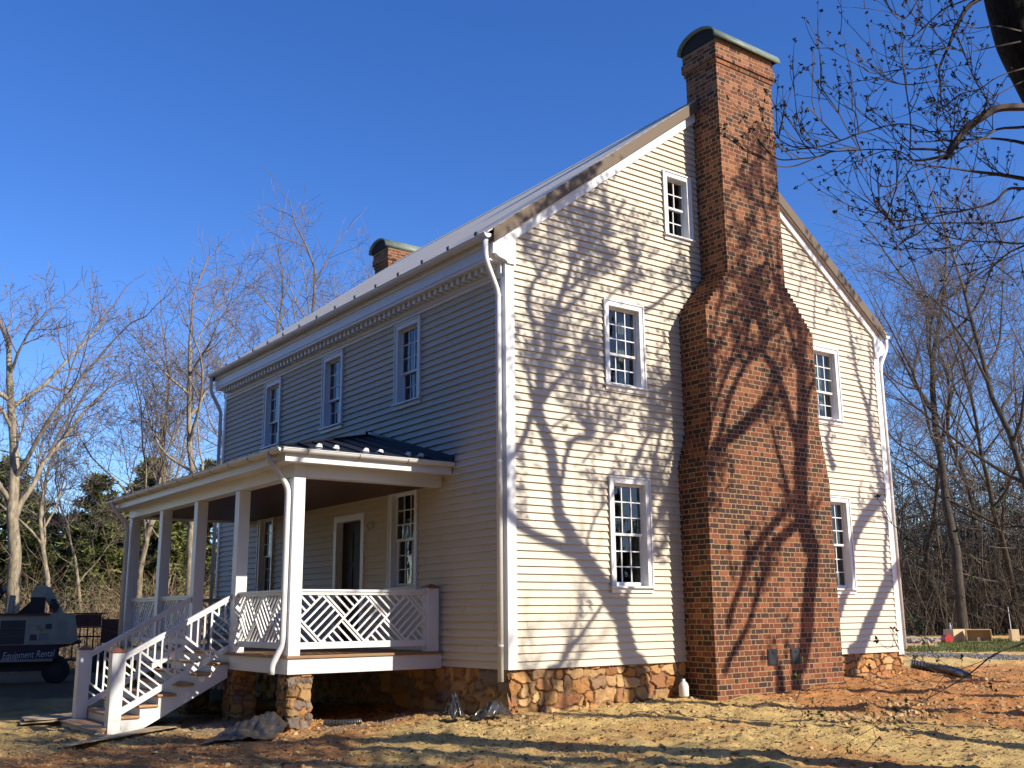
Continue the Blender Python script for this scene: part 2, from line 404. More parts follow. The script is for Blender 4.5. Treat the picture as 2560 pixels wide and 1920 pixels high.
# ------------------------------------------------------------------ ground: one sheet out to the horizon
GC = [(10.1,0,-.47),(8.4,0,-.45),(7.2,-.7,-.52),(3.9,-.8,-.60),(3.4,0,-.58),(1.9,0,-.62),(0,-.1,-.66),(-1,-.5,-.68),(-2.7,1.9,-.89),
      (-4.6,4.3,-.97),(-4.7,6.3,-.97),(-5.8,2,-.95),(-3,-4,-.8),(1,-7.3,-.75),(5,-4,-.62),(9,-3,-.5),(14,2.7,-.45),(20,6,-.45),
      (31,10,-.45),(34,13,-.45),(60,20,-.3),(-2,18.5,-.92),(-8,0,-.95),(-9.6,-13.3,-.85),(-5,30,-1.0),(-20,20,-1.1),(0,12,-.9),
      (-1.5,8,-.95),(5,6,-.7),(-3.2,1.2,-.88),(-1.5,2.5,-.85),(-.3,1.5,-.72),(90,60,.3),(-30,60,-.9),(40,-40,-.5)]
_gc = np.array(GC)
def gz_arr(X, Y):
    num = np.zeros_like(X); den = np.zeros_like(X)
    for x, y, z in GC:
        w = 1.0/(((X-x)**2+(Y-y)**2)+0.6)**1.6
        num += w*z; den += w
    return num/den
def vnoise(X, Y, seed):
    xi = np.floor(X).astype(np.int64); yi = np.floor(Y).astype(np.int64)
    fx = X-xi; fy = Y-yi; fx = fx*fx*(3-2*fx); fy = fy*fy*(3-2*fy)
    def h(a, b):
        n = (a*374761393+b*668265263+seed*974634777) & 0x7fffffff
        n = ((n ^ (n >> 13))*1274126177) & 0x7fffffff
        return ((n ^ (n >> 16)) & 0xffff)/65535.0
    return (h(xi,yi)*(1-fx)+h(xi+1,yi)*fx)*(1-fy)+(h(xi,yi+1)*(1-fx)+h(xi+1,yi+1)*fx)*fy
def fbm(X, Y, s, seed, o=4):
    t = np.zeros_like(X); a = 0.5
    for k in range(o):
        t += a*vnoise(X*s, Y*s, seed+k); s *= 2.03; a *= 0.55
    return t
def gdisp(X, Y):
    d = (fbm(X, Y, 0.8, 3)-.47)*0.10+(fbm(X, Y, 4.0, 9, 3)-.43)*0.07
    lump = np.clip(fbm(X, Y, 2.2, 21, 3)-.55, 0, 1)*0.34+np.clip(fbm(X, Y, 6.5, 63, 2)-.42, 0, 1)*0.10
    near = np.clip(1.5-np.hypot(X-2, Y+2)/22, 0, 1)
    return (d+lump)*near
def gz(x, y):
    X = np.array([float(x)]); Y = np.array([float(y)])
    return float((gz_arr(X, Y)+gdisp(X, Y))[0])
def axis_coords(a, b, st, far, g=1.16):
    c = list(np.arange(a, b, st)); s = st; v = c[-1]
    while v < far: s *= g; v += s; c.append(v)
    s = st; v = c[0]; lo = []
    while v > -far: s *= g; v -= s; lo.append(v)
    return np.array(lo[::-1]+c)
gx = axis_coords(-11.0, 15.0, 0.085, 420); gy = axis_coords(-9.5, 9.0, 0.085, 420)
GX, GY = np.meshgrid(gx, gy)
GZ = gz_arr(GX, GY)+gdisp(GX, GY)
nx_, ny_ = len(gx), len(gy)
gv = np.stack([GX.ravel(), GY.ravel(), GZ.ravel()], 1)
idx = np.arange(nx_*ny_).reshape(ny_, nx_)
gf = np.stack([idx[:-1,:-1].ravel(), idx[:-1,1:].ravel(), idx[1:,1:].ravel(), idx[1:,:-1].ravel()], 1)
me = bpy.data.meshes.new("ground")
me.from_pydata(gv.tolist(), [], gf.tolist()); me.update()
# soil colours: straw-strewn tan dirt, red clay patches, leaf litter under the woods, spread and darkened to deepen the house's shade
clay = fbm(GX, GY, 0.35, 41, 4)*1.15 + np.clip((GX-2.5)/9, -.25, .5)*np.clip((1.5-GY)/4, 0, 1) + np.clip((-GX-2.2)/6, 0, .30)*np.clip((3.0-GY)/3, 0, 1)
clay = np.clip((clay-.60)/.20, 0, 1)
fine = fbm(GX, GY, 3.1, 77, 4); fine2 = fbm(GX, GY, 9.0, 91, 3)
tan_ = np.array([.78,.545,.205]); red = np.array([.62,.27,.09]); litter_shade = np.array([.085,.044,.020]); grn = np.array([.10,.13,.04]); gra = np.array([.33,.30,.27])
k = clay[...,None]; colr = tan_*(1-k)+red*k
colr = colr*(0.70+0.66*fine[...,None])
dk = np.clip((fine2-.56)/.2, 0, 1)[...,None]; colr = colr*(1-.35*dk)
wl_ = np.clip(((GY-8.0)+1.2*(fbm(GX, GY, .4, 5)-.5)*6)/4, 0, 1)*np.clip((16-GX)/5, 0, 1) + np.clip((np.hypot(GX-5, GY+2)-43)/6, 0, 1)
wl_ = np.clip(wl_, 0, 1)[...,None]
colr = colr*(1-wl_)+litter_shade*(0.7+.6*fine[...,None])*wl_
gr_ = np.clip(1-np.hypot((GX+3.6)/2.0, (GY-4.6)/2.9), 0, .5)*2*np.clip((fbm(GX, GY, 1.2, 15)-.3)*4, 0, 1)
gr_ = (gr_*np.clip((fine2-.2)*3, 0, 1))[...,None]*0.8
colr = colr*(1-gr_)+gra*(0.6+.8*fine2[...,None])*gr_
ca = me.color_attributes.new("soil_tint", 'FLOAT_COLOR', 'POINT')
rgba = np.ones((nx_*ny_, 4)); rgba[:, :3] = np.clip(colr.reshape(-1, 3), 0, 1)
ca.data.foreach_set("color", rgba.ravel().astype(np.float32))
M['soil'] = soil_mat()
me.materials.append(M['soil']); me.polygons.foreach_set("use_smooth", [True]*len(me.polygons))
go = bpy.data.objects.new("ground", me); COL.objects.link(go); tag(go, kind="structure")

# ------------------------------------------------------------------ the house
house = empty("timber_house", (0, 0, 0))
tag(house, "two-storey cream clapboard house with tan roof, brick chimneys and white front porch", "house")
W, L = 10.15, 12.40
RX, SLP = 4.88, 0.761                # ridge and pitch
def zl(x): return 6.985+SLP*(x-0.18)              # underside of the rake boards
ZR0 = 6.81                                        # tan metal lower edge at x=-0.32
def tanz(x):
    return min(ZR0+SLP*(x+0.32), 6.77+0.743*(10.28-x))
def inz(x): return tanz(x)-0.205
REV, LIP = 0.1213, 0.034
# window openings -------------------------------------------------------------
WG = [  # gable: x0,x1,z0,z1,rows up,rows low,cols
    (2.11,3.05,1.22,3.12,3,3,3),(2.11,3.05,4.69,6.28,3,2,3),(7.76,8.70,1.22,3.12,3,3,3),(7.76,8.70,4.69,6.28,3,2,3),(3.71,4.45,7.79,9.14,2,2,2)]
WF = [  # front: y0,y1,z0,z1
    (2.64,3.57,4.66,6.26,3,2,3),(5.74,6.67,4.66,6.26,3,2,3),(8.85,9.78,4.66,6.26,3,2,3),(2.69,3.70,1.27,3.12,3,3,3),(8.96,9.82,1.27,3.12,3,3,3)]
CAS = 0.105
def hole(w): return (w[0]+CAS*.5, w[1]-CAS*.5, w[2]+.03, w[3]-CAS*.5)
def clap_wall(mb, umin, umax, ztop, holes, P):
    """lapped boards; umin/umax functions of z; P(u,z,o) -> xyz with o = outward offset"""
    zs = sorted(set([round(0+REV*k, 5) for k in range(int(ztop/REV)+2) if REV*k < ztop]+[h[2] for h in holes]+[h[3] for h in holes]+[ztop]))
    for za, zb in zip(zs[:-1], zs[1:]):
        if zb-za < 1e-4: continue
        k = math.floor((za+1e-6)/REV); base = k*REV
        oa = LIP*(1-(za-base)/REV)+.001; ob = LIP*(1-(zb-base)/REV)+.001
        cuts = sorted([(h[0], h[1]) for h in holes if h[2] < zb-1e-5 and h[3] > za+1e-5])
        spans = []; prev = None
        for c0, c1 in cuts:
            spans.append((prev, c0)); prev = c1
        spans.append((prev, None))
        for a, b in spans:
            a0 = umin(za) if a is None else a; a1 = umin(zb) if a is None else a
            b0 = umax(za) if b is None else b; b1 = umax(zb) if b is None else b
            if b0-a0 < .005: continue
            a1 = min(a1, b1)
            mb.add([P(a0,za,oa),P(b0,za,oa),P(b1,zb,ob),P(a1,zb,ob)], [(0,1,2,3)])
            if abs(za-base) < 1e-4:
                mb.add([P(a0,za,0),P(b0,za,0),P(b0,za,oa),P(a0,za,oa)], [(0,1,2,3)])
def rx_in(z, left):    # where the rake board's lower edge sits at height z
    if left: return max(0.0, -0.32+(z+0.205-ZR0)/SLP)
    return min(W, 10.28-(z+0.205-6.77)/0.743)
gab = MB()
clap_wall(gab, lambda z: rx_in(z, True), lambda z: rx_in(z, False), 10.62, [hole(w) for w in WG], lambda u, z, o: (u, -o, z))
gw = gab.build("wall", M['siding'], house)
gw["label"] = "sunlit gable wall of cream clapboards"
fr = MB()
clap_wall(fr, lambda z: 0.0, lambda z: L, 6.55, [hole(w) for w in WF]+[(4.78, 5.83, 0.2, 2.70)], lambda u, z, o: (-o, u, z))
fwl = fr.build("wall", M['siding'], house); fwl["label"] = "shaded front wall of cream clapboards"
bk = MB()
bk.prism([(0,-.2),(W,-.2),(W,6.6),(RX,10.5),(0,6.6)], 'y', L-.02, L)
bk.box(W-.02, W, .02, L-.03, -.2, 6.7)
bw = bk.build("wall", M['siding'], house); bw["label"] = "rear walls facing away"

# field-stone foundation and porch piers, real relief
def stone_sheet(mb, cols, u0, u1, v0, v1, P, sx, sy, seed, palette, st=0.028, depth=.05):
    rng = random.Random(seed)
    pts = []
    v = v0
    while v < v1+sy:
        hgt = sy*rng.uniform(.6, 1.35); u = u0-sx
        while u < u1+sx:
            wd = sx*rng.choice([.45,.7,.9,1.2,1.6])*rng.uniform(.8, 1.2)
            pts.append((u+wd/2+rng.uniform(-.03,.03), v+hgt/2+rng.uniform(-.35,.35)*hgt, 1/wd, 1/hgt, rng.choice(palette), rng.uniform(.72, 1.2), rng.uniform(.5, 1))); u += wd
        v += hgt
    pu = np.array([p[0] for p in pts]); pv = np.array([p[1] for p in pts]); au = np.array([p[2] for p in pts]); av = np.array([p[3] for p in pts])
    nu = max(2, int(round((u1-u0)/st))); nv = max(2, int(round((v1-v0)/st)))
    US = np.linspace(u0, u1, nu+1); VS = np.linspace(v0, v1, nv+1); UU, VV = np.meshgrid(US, VS)
    wu = UU+(fbm(UU, VV, 7, seed, 3)-.45)*.12; wv = VV+(fbm(UU, VV, 7, seed+50, 3)-.45)*.12
    d = (np.abs((wu[...,None]-pu)*au)**3.2+np.abs((wv[...,None]-pv)*av)**3.2)**(1/3.2)
    o = np.argsort(d, axis=-1)[..., :2]
    d1 = np.take_along_axis(d, o[..., :1], -1)[..., 0]; d2 = np.take_along_axis(d, o[..., 1:2], -1)[..., 0]
    e = np.clip((d2-d1)/.20, 0, 1); e = e*e*(3-2*e)
    i1 = o[..., 0]
    bul = np.array([p[6] for p in pts])[i1]
    tr = np.random.RandomState(seed); tu_ = tr.uniform(-.20, .20, len(pts))[i1]; tv_ = tr.uniform(-.25, .25, len(pts))[i1]
    off = e*(depth*(.35+.65*bul)+tu_*(UU-pu[i1])+tv_*(VV-pv[i1]))+(fbm(UU, VV, 18, seed+9, 3)-.45)*.03*e-.02
    pal = np.array([np.array(p[4])*p[5] for p in pts])[i1]
    mort = np.array([.20,.12,.065])
    cc = mort*(1-e[...,None])+pal*e[...,None]
    b = len(mb.v)
    for j in range(nv+1):
        for i in range(nu+1):
            mb.v.append(P(US[i], VS[j], off[j, i])); cols.append(tuple(cc[j, i]))
    for j in range(nv):
        for i in range(nu):
            q = b+j*(nu+1)+i; mb.f.append((q, q+1, q+nu+2, q+nu+1))
def stone_build(mb, cols, name, parent):
    o = mb.build(name, M['stone'], parent, smooth=False)
    ca = o.data.color_attributes.new("stone_tint", 'FLOAT_COLOR', 'POINT')
    a = np.ones((len(cols), 4), dtype=np.float32); a[:, :3] = np.clip(np.array(cols), 0, 1)
    ca.data.foreach_set("color", a.ravel()); return o
ORANGE = [(.50,.25,.09),(.56,.31,.12),(.44,.20,.075),(.50,.31,.15),(.36,.17,.08),(.60,.39,.18),(.31,.19,.11),(.47,.22,.085)]
GREYISH = [(.46,.27,.11),(.38,.21,.09),(.25,.19,.15),(.50,.31,.13),(.22,.18,.155),(.45,.22,.08),(.42,.27,.13)]
fb, fc = MB(), []
stone_sheet(fb, fc, 0.0, 3.86, -1.05, -.005, lambda u, v, o: (u, .03-o, v), .25, .155, 4, ORANGE, .018, .05)
stone_build(fb, fc, "foundation", house); fb, fc = MB(), []
stone_sheet(fb, fc, 7.15, W, -1.05, -.005, lambda u, v, o: (u, .03-o, v), .24, .14, 6, ORANGE, .018, .05)
stone_build(fb, fc, "foundation", house); fb, fc = MB(), []
stone_sheet(fb, fc, 0.0, L, -1.25, -.005, lambda u, v, o: (.03-o, L-u, v), .34, .22, 8, GREYISH, .05)
stone_build(fb, fc, "foundation", house)
for yy in (1.90, 4.08, 6.25, 8.3, 10.05):
    pb, pc = MB(), []
    s_ = .46; x0, y0 = -2.77, yy; z0, z1 = -1.2, -.045; cxp, cyp = x0+s_/2, y0+s_/2; per = 4*s_
    def pier_pt(u, v, o, cxp=cxp, cyp=cyp, s_=s_):
        a = -math.pi*.75-.3+u/per*2*math.pi; c_, n_ = math.cos(a), math.sin(a); r = (s_/2+o-.01)/((abs(c_)**5+abs(n_)**5)**.2)
        fl = 1+.05*max(0, -.2-v); return (cxp+r*c_*fl, cyp+r*n_*fl, v)
    stone_sheet(pb, pc, 0, per, z0, z1, pier_pt, .20, .13, int(yy*10), GREYISH, .022, .028)
    stone_build(pb, pc, "porch_pier", house)

# roof -------------------------------------------------------------------------
OV = 0.10; TH = 0.24
rf = MB()
xe, xr_ = -0.40, 10.42
def slope_tiles(sgn, x0, x1, zf):
    n = int(abs(x1-x0)*1.25/0.30); 
    for i in range(n):
        a = x0+(x1-x0)*i/n; b = x0+(x1-x0)*(i+1)/n
        za = zf(a); zb = zf(b)
        # each course: a thin slab, its lower edge lifted over the course beneath
        rf.add([(a,-OV-.02,za+.0095),(a,L+OV,za+.0095),(b,L+OV,zb+.0055),(b,-OV-.02,zb+.0055),(a,-OV-.02,za-.01),(a,L+OV,za-.01),(b,L+OV,zb-.02),(b,-OV-.02,zb-.02)],
               [(0,3,2,1) if sgn > 0 else (0,1,2,3),(0,1,5,4),(0,4,7,3),(1,2,6,5)])
slope_tiles(1, xe-.05, RX, lambda x: ZR0+SLP*(x+.32)+TH)
slope_tiles(-1, xr_+.03, RX, lambda x: 6.77+.743*(10.28-x)+TH)
rz = ZR0+SLP*(RX+.32)+TH
rf.prism([(RX-.16, rz-.10),(RX, rz+.035),(RX+.16, rz-.10),(RX, rz+.005)], 'y', -OV-.02, L+OV)
roof = rf.build("roof", M['roof'], house)
# roof deck below the shingles keeps the attic dark
rd = MB()
rd.add([(xe,-.06,tanz(xe)+.20),(xe,L+.06,tanz(xe)+.20),(RX,L+.06,rz-.05),(RX,-.06,rz-.05),(xr_,-.06,tanz(xr_)+.20),(xr_,L+.06,tanz(xr_)+.20)], [(0,1,2,3),(3,2,5,4)])
rd.build("roof_deck", M['trim_tan'], house)
# snow guards along the front eave
for i in range(14):
    y = 0.55+i*(L-1.0)/13; x = -.20; z = ZR0+SLP*(x+.32)+TH+.03
    g = MB(); g.box(x-.02, x+.06, y-.025, y+.025, z-.03, z+.01); g.box(x-.032, x-.02, y-.04, y+.04, z-.03, z+.032)
    g.build("snow_guard", M['guard'], roof)
# tan metal rake edge + white rake board, both gables
def rake(mb, y0, y1, lo, hi, x0, xm, x1):
    for xa, xb in ((x0, xm), (xm, x1)):
        mb.prism([(xa, tanz(xa)+lo),(xb, tanz(xb)+lo),(xb, tanz(xb)+hi),(xa, tanz(xa)+hi)], 'y', y0, y1)
for ya, yb in ((-OV-.055, -OV-.0205), (L+OV+.0005, L+OV+.035)):
    tm = MB(); rake(tm, ya, yb, 0, TH+.004, -.335, RX, 10.30); tm.build("rake_trim", M['trim_tan'], house)
wr = MB(); rake(wr, -.070, .0, -.205, .10, -.02, RX, 10.17); wr.build("rake_board", M['white'], house)
rs = MB(); rake(rs, -OV-.020, -.071, .02, .06, -.30, RX, 10.28); rs.build("rake_soffit", M['white'], house)
# cornice with dentils, front eave
cn = MB()
prof = [(0,6.30),(-.045,6.30),(-.045,6.36),(-.075,6.36),(-.075,6.545),(-.30,6.545),(-.30,6.78),(-.335,6.80),(-.335,6.95),(-.30,6.975),(-.05,7.05),(0,7.0)]
cn.prism(prof, 'y', 0.03, L-.03)
cn.box(-.318, -.301, .03, L-.03, 6.60, 6.705)
cn.build("cornice", M['white'], house, bevel=.006)
endp = [(0.0,6.52),(-.02,6.55),(-.06,6.575),(-.12,6.585),(-.17,6.60),(-.21,6.62),(-.225,6.64),(-.30,6.64),(-.30,6.80),(-.32,6.815),(.0,7.06),(.16,7.10),(.16,6.52)]
for ya, yb in ((-.072,.029),(L-.029,L+.072)):
    e = MB(); e.prism(endp, 'y', ya, yb); e.build("cornice_return", M['white'], house, bevel=.004)
endr = [(W+(-p[0])*.8, p[1]-.22) for p in endp]
e = MB(); e.prism(endr, 'y', -.072, .04); e.build("cornice_return", M['white'], house)
rc = MB(); rc.prism([(W,6.15),(W+.22,6.40),(W+.24,6.62),(W,6.75)], 'y', .05, L-.05); rc.build("cornice", M['white'], house)
cns = [o for o in house.children if o.name.startswith("cornice") and "return" not in o.name][0]
nd = int((L-.3)/.185); dn = MB(); dn.box(-.215, -.076, 0, .085, 6.44, 6.544); d0 = dn.build("dentil", M['white'], cns)
d0.location = (0, .16, 0)
for i in range(1, nd):
    d = d0.copy(); COL.objects.link(d); d.parent = cns; d.location = (0, .16+i*.185, 0)
# gutters: half-round troughs with outside beads
def half_round(mb, p, q, r, n=10, inv=Vector((0,0,1))):
    p = Vector(p); q = Vector(q); d = (q-p).normalized(); side = d.cross(Vector((0,0,1))).normalized()
    ring = []
    for R in (r, r-.008):
        ring.append([side*(R*math.cos(math.pi+math.pi*k/n))+Vector((0,0,1))*(R*math.sin(math.pi+math.pi*k/n)) for k in range(n+1)])
    for rr, fl in ((ring[0], False), (ring[1], True)):
        vs = [p+v for v in rr]+[q+v for v in rr]
        mb.add(vs, [((i, i+1, n+2+i, n+1+i) if fl else (i, n+1+i, n+2+i, i+1)) for i in range(n)])
    for e in (p, q):
        mb.add([e+v for v in ring[0]], [tuple(range(n+1))])
    for s_ in (0, n):
        mb.tube([p+ring[0][s_], q+ring[0][s_]], .009, 6)
gt = MB(); half_round(gt, (-.42,-.10,6.945), (-.42,L+.10,6.945), .075)
gutter = gt.build("gutter", M['gutter'], house, smooth=False)
for i in range(11):
    y = 1.0+i*1.05; h = MB(); h.tube([(-.42+.079*math.cos(a), y, 6.945+.079*math.sin(a)) for a in np.linspace(math.pi, 2*math.pi, 9)], .007, 5)
    h.build("gutter_strap", M['gutter'], gutter)
gt2 = MB(); half_round(gt2, (W+.37,-.10,6.86), (W+.37,L+.10,6.86), .075); gt2.build("gutter", M['gutter'], house)
def spout(pts, r, parent=house, bands=()):
    s = MB()
    P = [Vector(pts[0])]
    for a, b, c in zip(pts[:-2], pts[1:-1], pts[2:]):     # rounded elbows
        a, b, c = Vector(a), Vector(b), Vector(c); l = min((b-a).length, (c-b).length)*.42; l = min(l, .12)
        p0 = b+(a-b).normalized()*l; p1 = b+(c-b).normalized()*l
        for t in (0, .25, .5, .75, 1): P.append((1-t)**2*p0+2*t*(1-t)*b+t*t*p1)
    P.append(Vector(pts[-1]))
    s.tube(P, r, 14, cap=True); o = s.build("downspout", M['gutter'], parent, smooth=True)
    bnd = MB()
    for z in bands:
        bnd.tube([(pts[-1][0], pts[-1][1], z), (pts[-1][0], pts[-1][1], z+.025)], r+.006, 14)
    if bands: bnd.build("strap", M['gutter'], o)
    return o
spout([(-.42,-.02,6.90),(-.42,-.02,6.52),(-.115,.055,6.02),(-.115,.055,-.17)], .047, bands=(5.95,3.2,.35))
spout([(-.42,L+.02,6.90),(-.42,L+.02,6.52),(-.115,L+.04,6.02),(-.115,L+.04,-.35)], .047, bands=(5.9,3.2))
spout([(W+.36,-.04,6.82),(W+.36,-.04,6.58),(W+.07,-.03,6.12),(W+.07,-.03,.05)], .047, bands=(6.0,3.2))
# corner boards
cb1 = MB(); cb1.box(-.034, .145, -.036, .02, .0, 6.56); cb1.box(-.036,-.001, .021, .10, .0, 6.30); cb1.build("corner_board", M['white'], house, bevel=.003)
cb2 = MB(); cb2.box(W-.145, W+.034, -.036, .02, -.06, 6.50); cb2.box(W, W+.035, .021, .12, -.06, 6.3); cb2.build("corner_board", M['white'], house, bevel=.003)
cb3 = MB(); cb3.box(-.036, 0, L-.12, L+.03, -.1, 6.30); cb3.build("corner_board", M['white'], house)

# windows ----------------------------------------------------------------------
PR = random.Random(12)
def make_window(w, h, ru, rl, cols, curtain):
    """local: x along wall, z up from sill, -y outwards"""
    root = MB(); c = CAS
    root.box(-w/2, -w/2+c, -.048, .0, .055, h); root.box(w/2-c, w/2, -.048, .0, .055, h); root.box(-w/2+c, w/2-c, -.048, .0, h-c, h)
    root.box(-w/2-.012, -w/2+.018, -.066, -.0485, .055, h+.012); root.box(w/2-.018, w/2+.012, -.066, -.0485, .055, h+.012); root.box(-w/2+.018, w/2-.018, -.066, -.0485, h-.018, h+.012)
    i = w/2-c
    root.box(-i-.02, -i, .001, .17, .06, h-c); root.box(i, i+.02, .001, .17, .06, h-c); root.box(-i-.02, i+.02, .001, .17, h-c+.0005, h-c+.02)
    fo = root.build("window", M['white'], house, bevel=.003)
    s = MB(); s.box(-w/2-.035, w/2+.035, -.10, .0, .022, .054); s.box(-i, i, .001, .17, .03, .062); s.box(-w/2-.01, w/2+.01, -.05, -.028, -.055, .0215)
    s.build("sill", M['white'], fo, bevel=.003)
    z0, z1 = .063, h-c; rows = ru+rl; pane = MB()
    hgt = (z1-z0); zm = z0+hgt*rl/rows
    for nm, za, zb, rr, y0 in (("upper", zm-.02, z1, ru, .052), ("lower", z0, zm+.02, rl, .092)):
        m = MB(); st = .042; y1 = y0+.036
        m.box(-i, -i+st, y0, y1, za, zb); m.box(i-st, i, y0, y1, za, zb); m.box(-i+st, i-st, y0, y1, zb-st, zb); m.box(-i+st, i-st, y0, y1, za, za+(st if nm == "upper" else st*1.5))
        a0, a1 = -i+st, i-st; b0, b1 = za+(st if nm == "upper" else st*1.5), zb-st
        for k in range(1, cols):
            x = a0+(a1-a0)*k/cols; m.box(x-.0095, x+.0095, y0+.003, y1-.004, b0, b1)
        for k in range(1, rr):
            z = b0+(b1-b0)*k/rr; m.box(a0, a1, y0+.0045, y1-.0055, z-.0095, z+.0095)
        m.build("sash", M['white'], fo)
        ym = (y0+y1)/2
        for ka in range(cols):              # old glass: every light is bowed a little on its own
            for kb in range(rr):
                tx_, tz_ = PR.uniform(-.004, .004), PR.uniform(-.004, .004)
                pane.add([(a0+(a1-a0)*ka/cols, ym-tx_-tz_, b0+(b1-b0)*kb/rr),(a0+(a1-a0)*(ka+1)/cols, ym+tx_-tz_, b0+(b1-b0)*kb/rr),
                          (a0+(a1-a0)*(ka+1)/cols, ym+tx_+tz_, b0+(b1-b0)*(kb+1)/rr),(a0+(a1-a0)*ka/cols, ym-tx_+tz_, b0+(b1-b0)*(kb+1)/rr)], [(0,1,2,3)])
    pane.build("pane", M['glass'], fo)
    if curtain:
        cu = MB(); n = 24; x0, x1 = curtain
        vs = []
        for j, z in enumerate((.1, h-.1)):
            for k in range(n+1):
                vs.append((x0+(x1-x0)*k/n, .24+.025*math.sin(k*1.9), z))
        cu.add(vs, [(k, k+1, n+2+k, n+1+k) for k in range(n)])
        cu.build("curtain", M['curtain'], fo, smooth=True)
    return fo
for i, w in enumerate(WG):
    cur = [(.26,.46),(.1,.46),None,(-.46,.46),None][i]
    o = make_window(w[1]-w[0], w[3]-w[2], w[4], w[5], w[6], cur)
    o.location = ((w[0]+w[1])/2, 0, w[2])
for i, w in enumerate(WF):
    o = make_window(w[1]-w[0], w[3]-w[2], w[4], w[5], w[6], (-.46,.46) if i in (1, 2) else None)
    o.location = (0, (w[0]+w[1])/2, w[2]); o.rotation_euler = (0, 0, -math.pi/2)
# inner partition so that the rooms stay dark
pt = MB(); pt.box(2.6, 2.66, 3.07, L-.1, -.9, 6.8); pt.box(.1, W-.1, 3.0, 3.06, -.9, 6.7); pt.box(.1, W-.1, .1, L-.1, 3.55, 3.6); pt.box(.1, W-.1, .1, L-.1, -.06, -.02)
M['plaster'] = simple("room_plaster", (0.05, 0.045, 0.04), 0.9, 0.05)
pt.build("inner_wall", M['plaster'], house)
# front door
dr = MB()
y0, y1, zt = 4.79, 5.82, 2.66
dr.box(-.05, 0, y0-.12, y0, .24, zt+.13); dr.box(-.05, 0, y1, y1+.12, .24, zt+.13); dr.box(-.05, 0, y0, y1, zt, zt+.13)
dr.box(.001, .15, y0-.02, y0, .24, zt); dr.box(.001, .15, y1, y1+.02, .24, zt); dr.box(.001, .15, y0-.02, y1+.02, zt+.0005, zt+.02)
dro = dr.build("door", M['white'], house, bevel=.003)
lf = MB(); lf.box(.10, .145, y0, y1, .25, zt-.001)
for a, b in ((.45, 1.0), (1.12, 1.75), (1.87, 2.45)):
    for c0, c1 in ((y0+.14, y0+.46), (y0+.57, y0+.89)): lf.box(.088, .0995, c0, c1, a, b)
lo = lf.build("door_leaf", M['door'], dro, bevel=.004)
kn = MB(); kn.tube([(.09, y0+.09, 1.25), (.04, y0+.09, 1.25), (.02, y0+.09, 1.25), (.0, y0+.09, 1.25)], [.012, .014, .032, .006], 10); kn.build("handle", M['copper_cap'], dro)
wlamp = MB(); wlamp.tube([(-.03,4.36,2.58),(-.03,4.36,2.44)], .035, 8); wlamp.tube([(-.05,4.36,2.54),(-.12,4.36,2.56),(-.15,4.36,2.50)], .011, 6); wlamp.tube([(-.15,4.36,2.51),(-.15,4.36,2.40)], [.02,.05], 10)
wlamp.build("wall_lamp", M['lamp_white'], house, smooth=True)

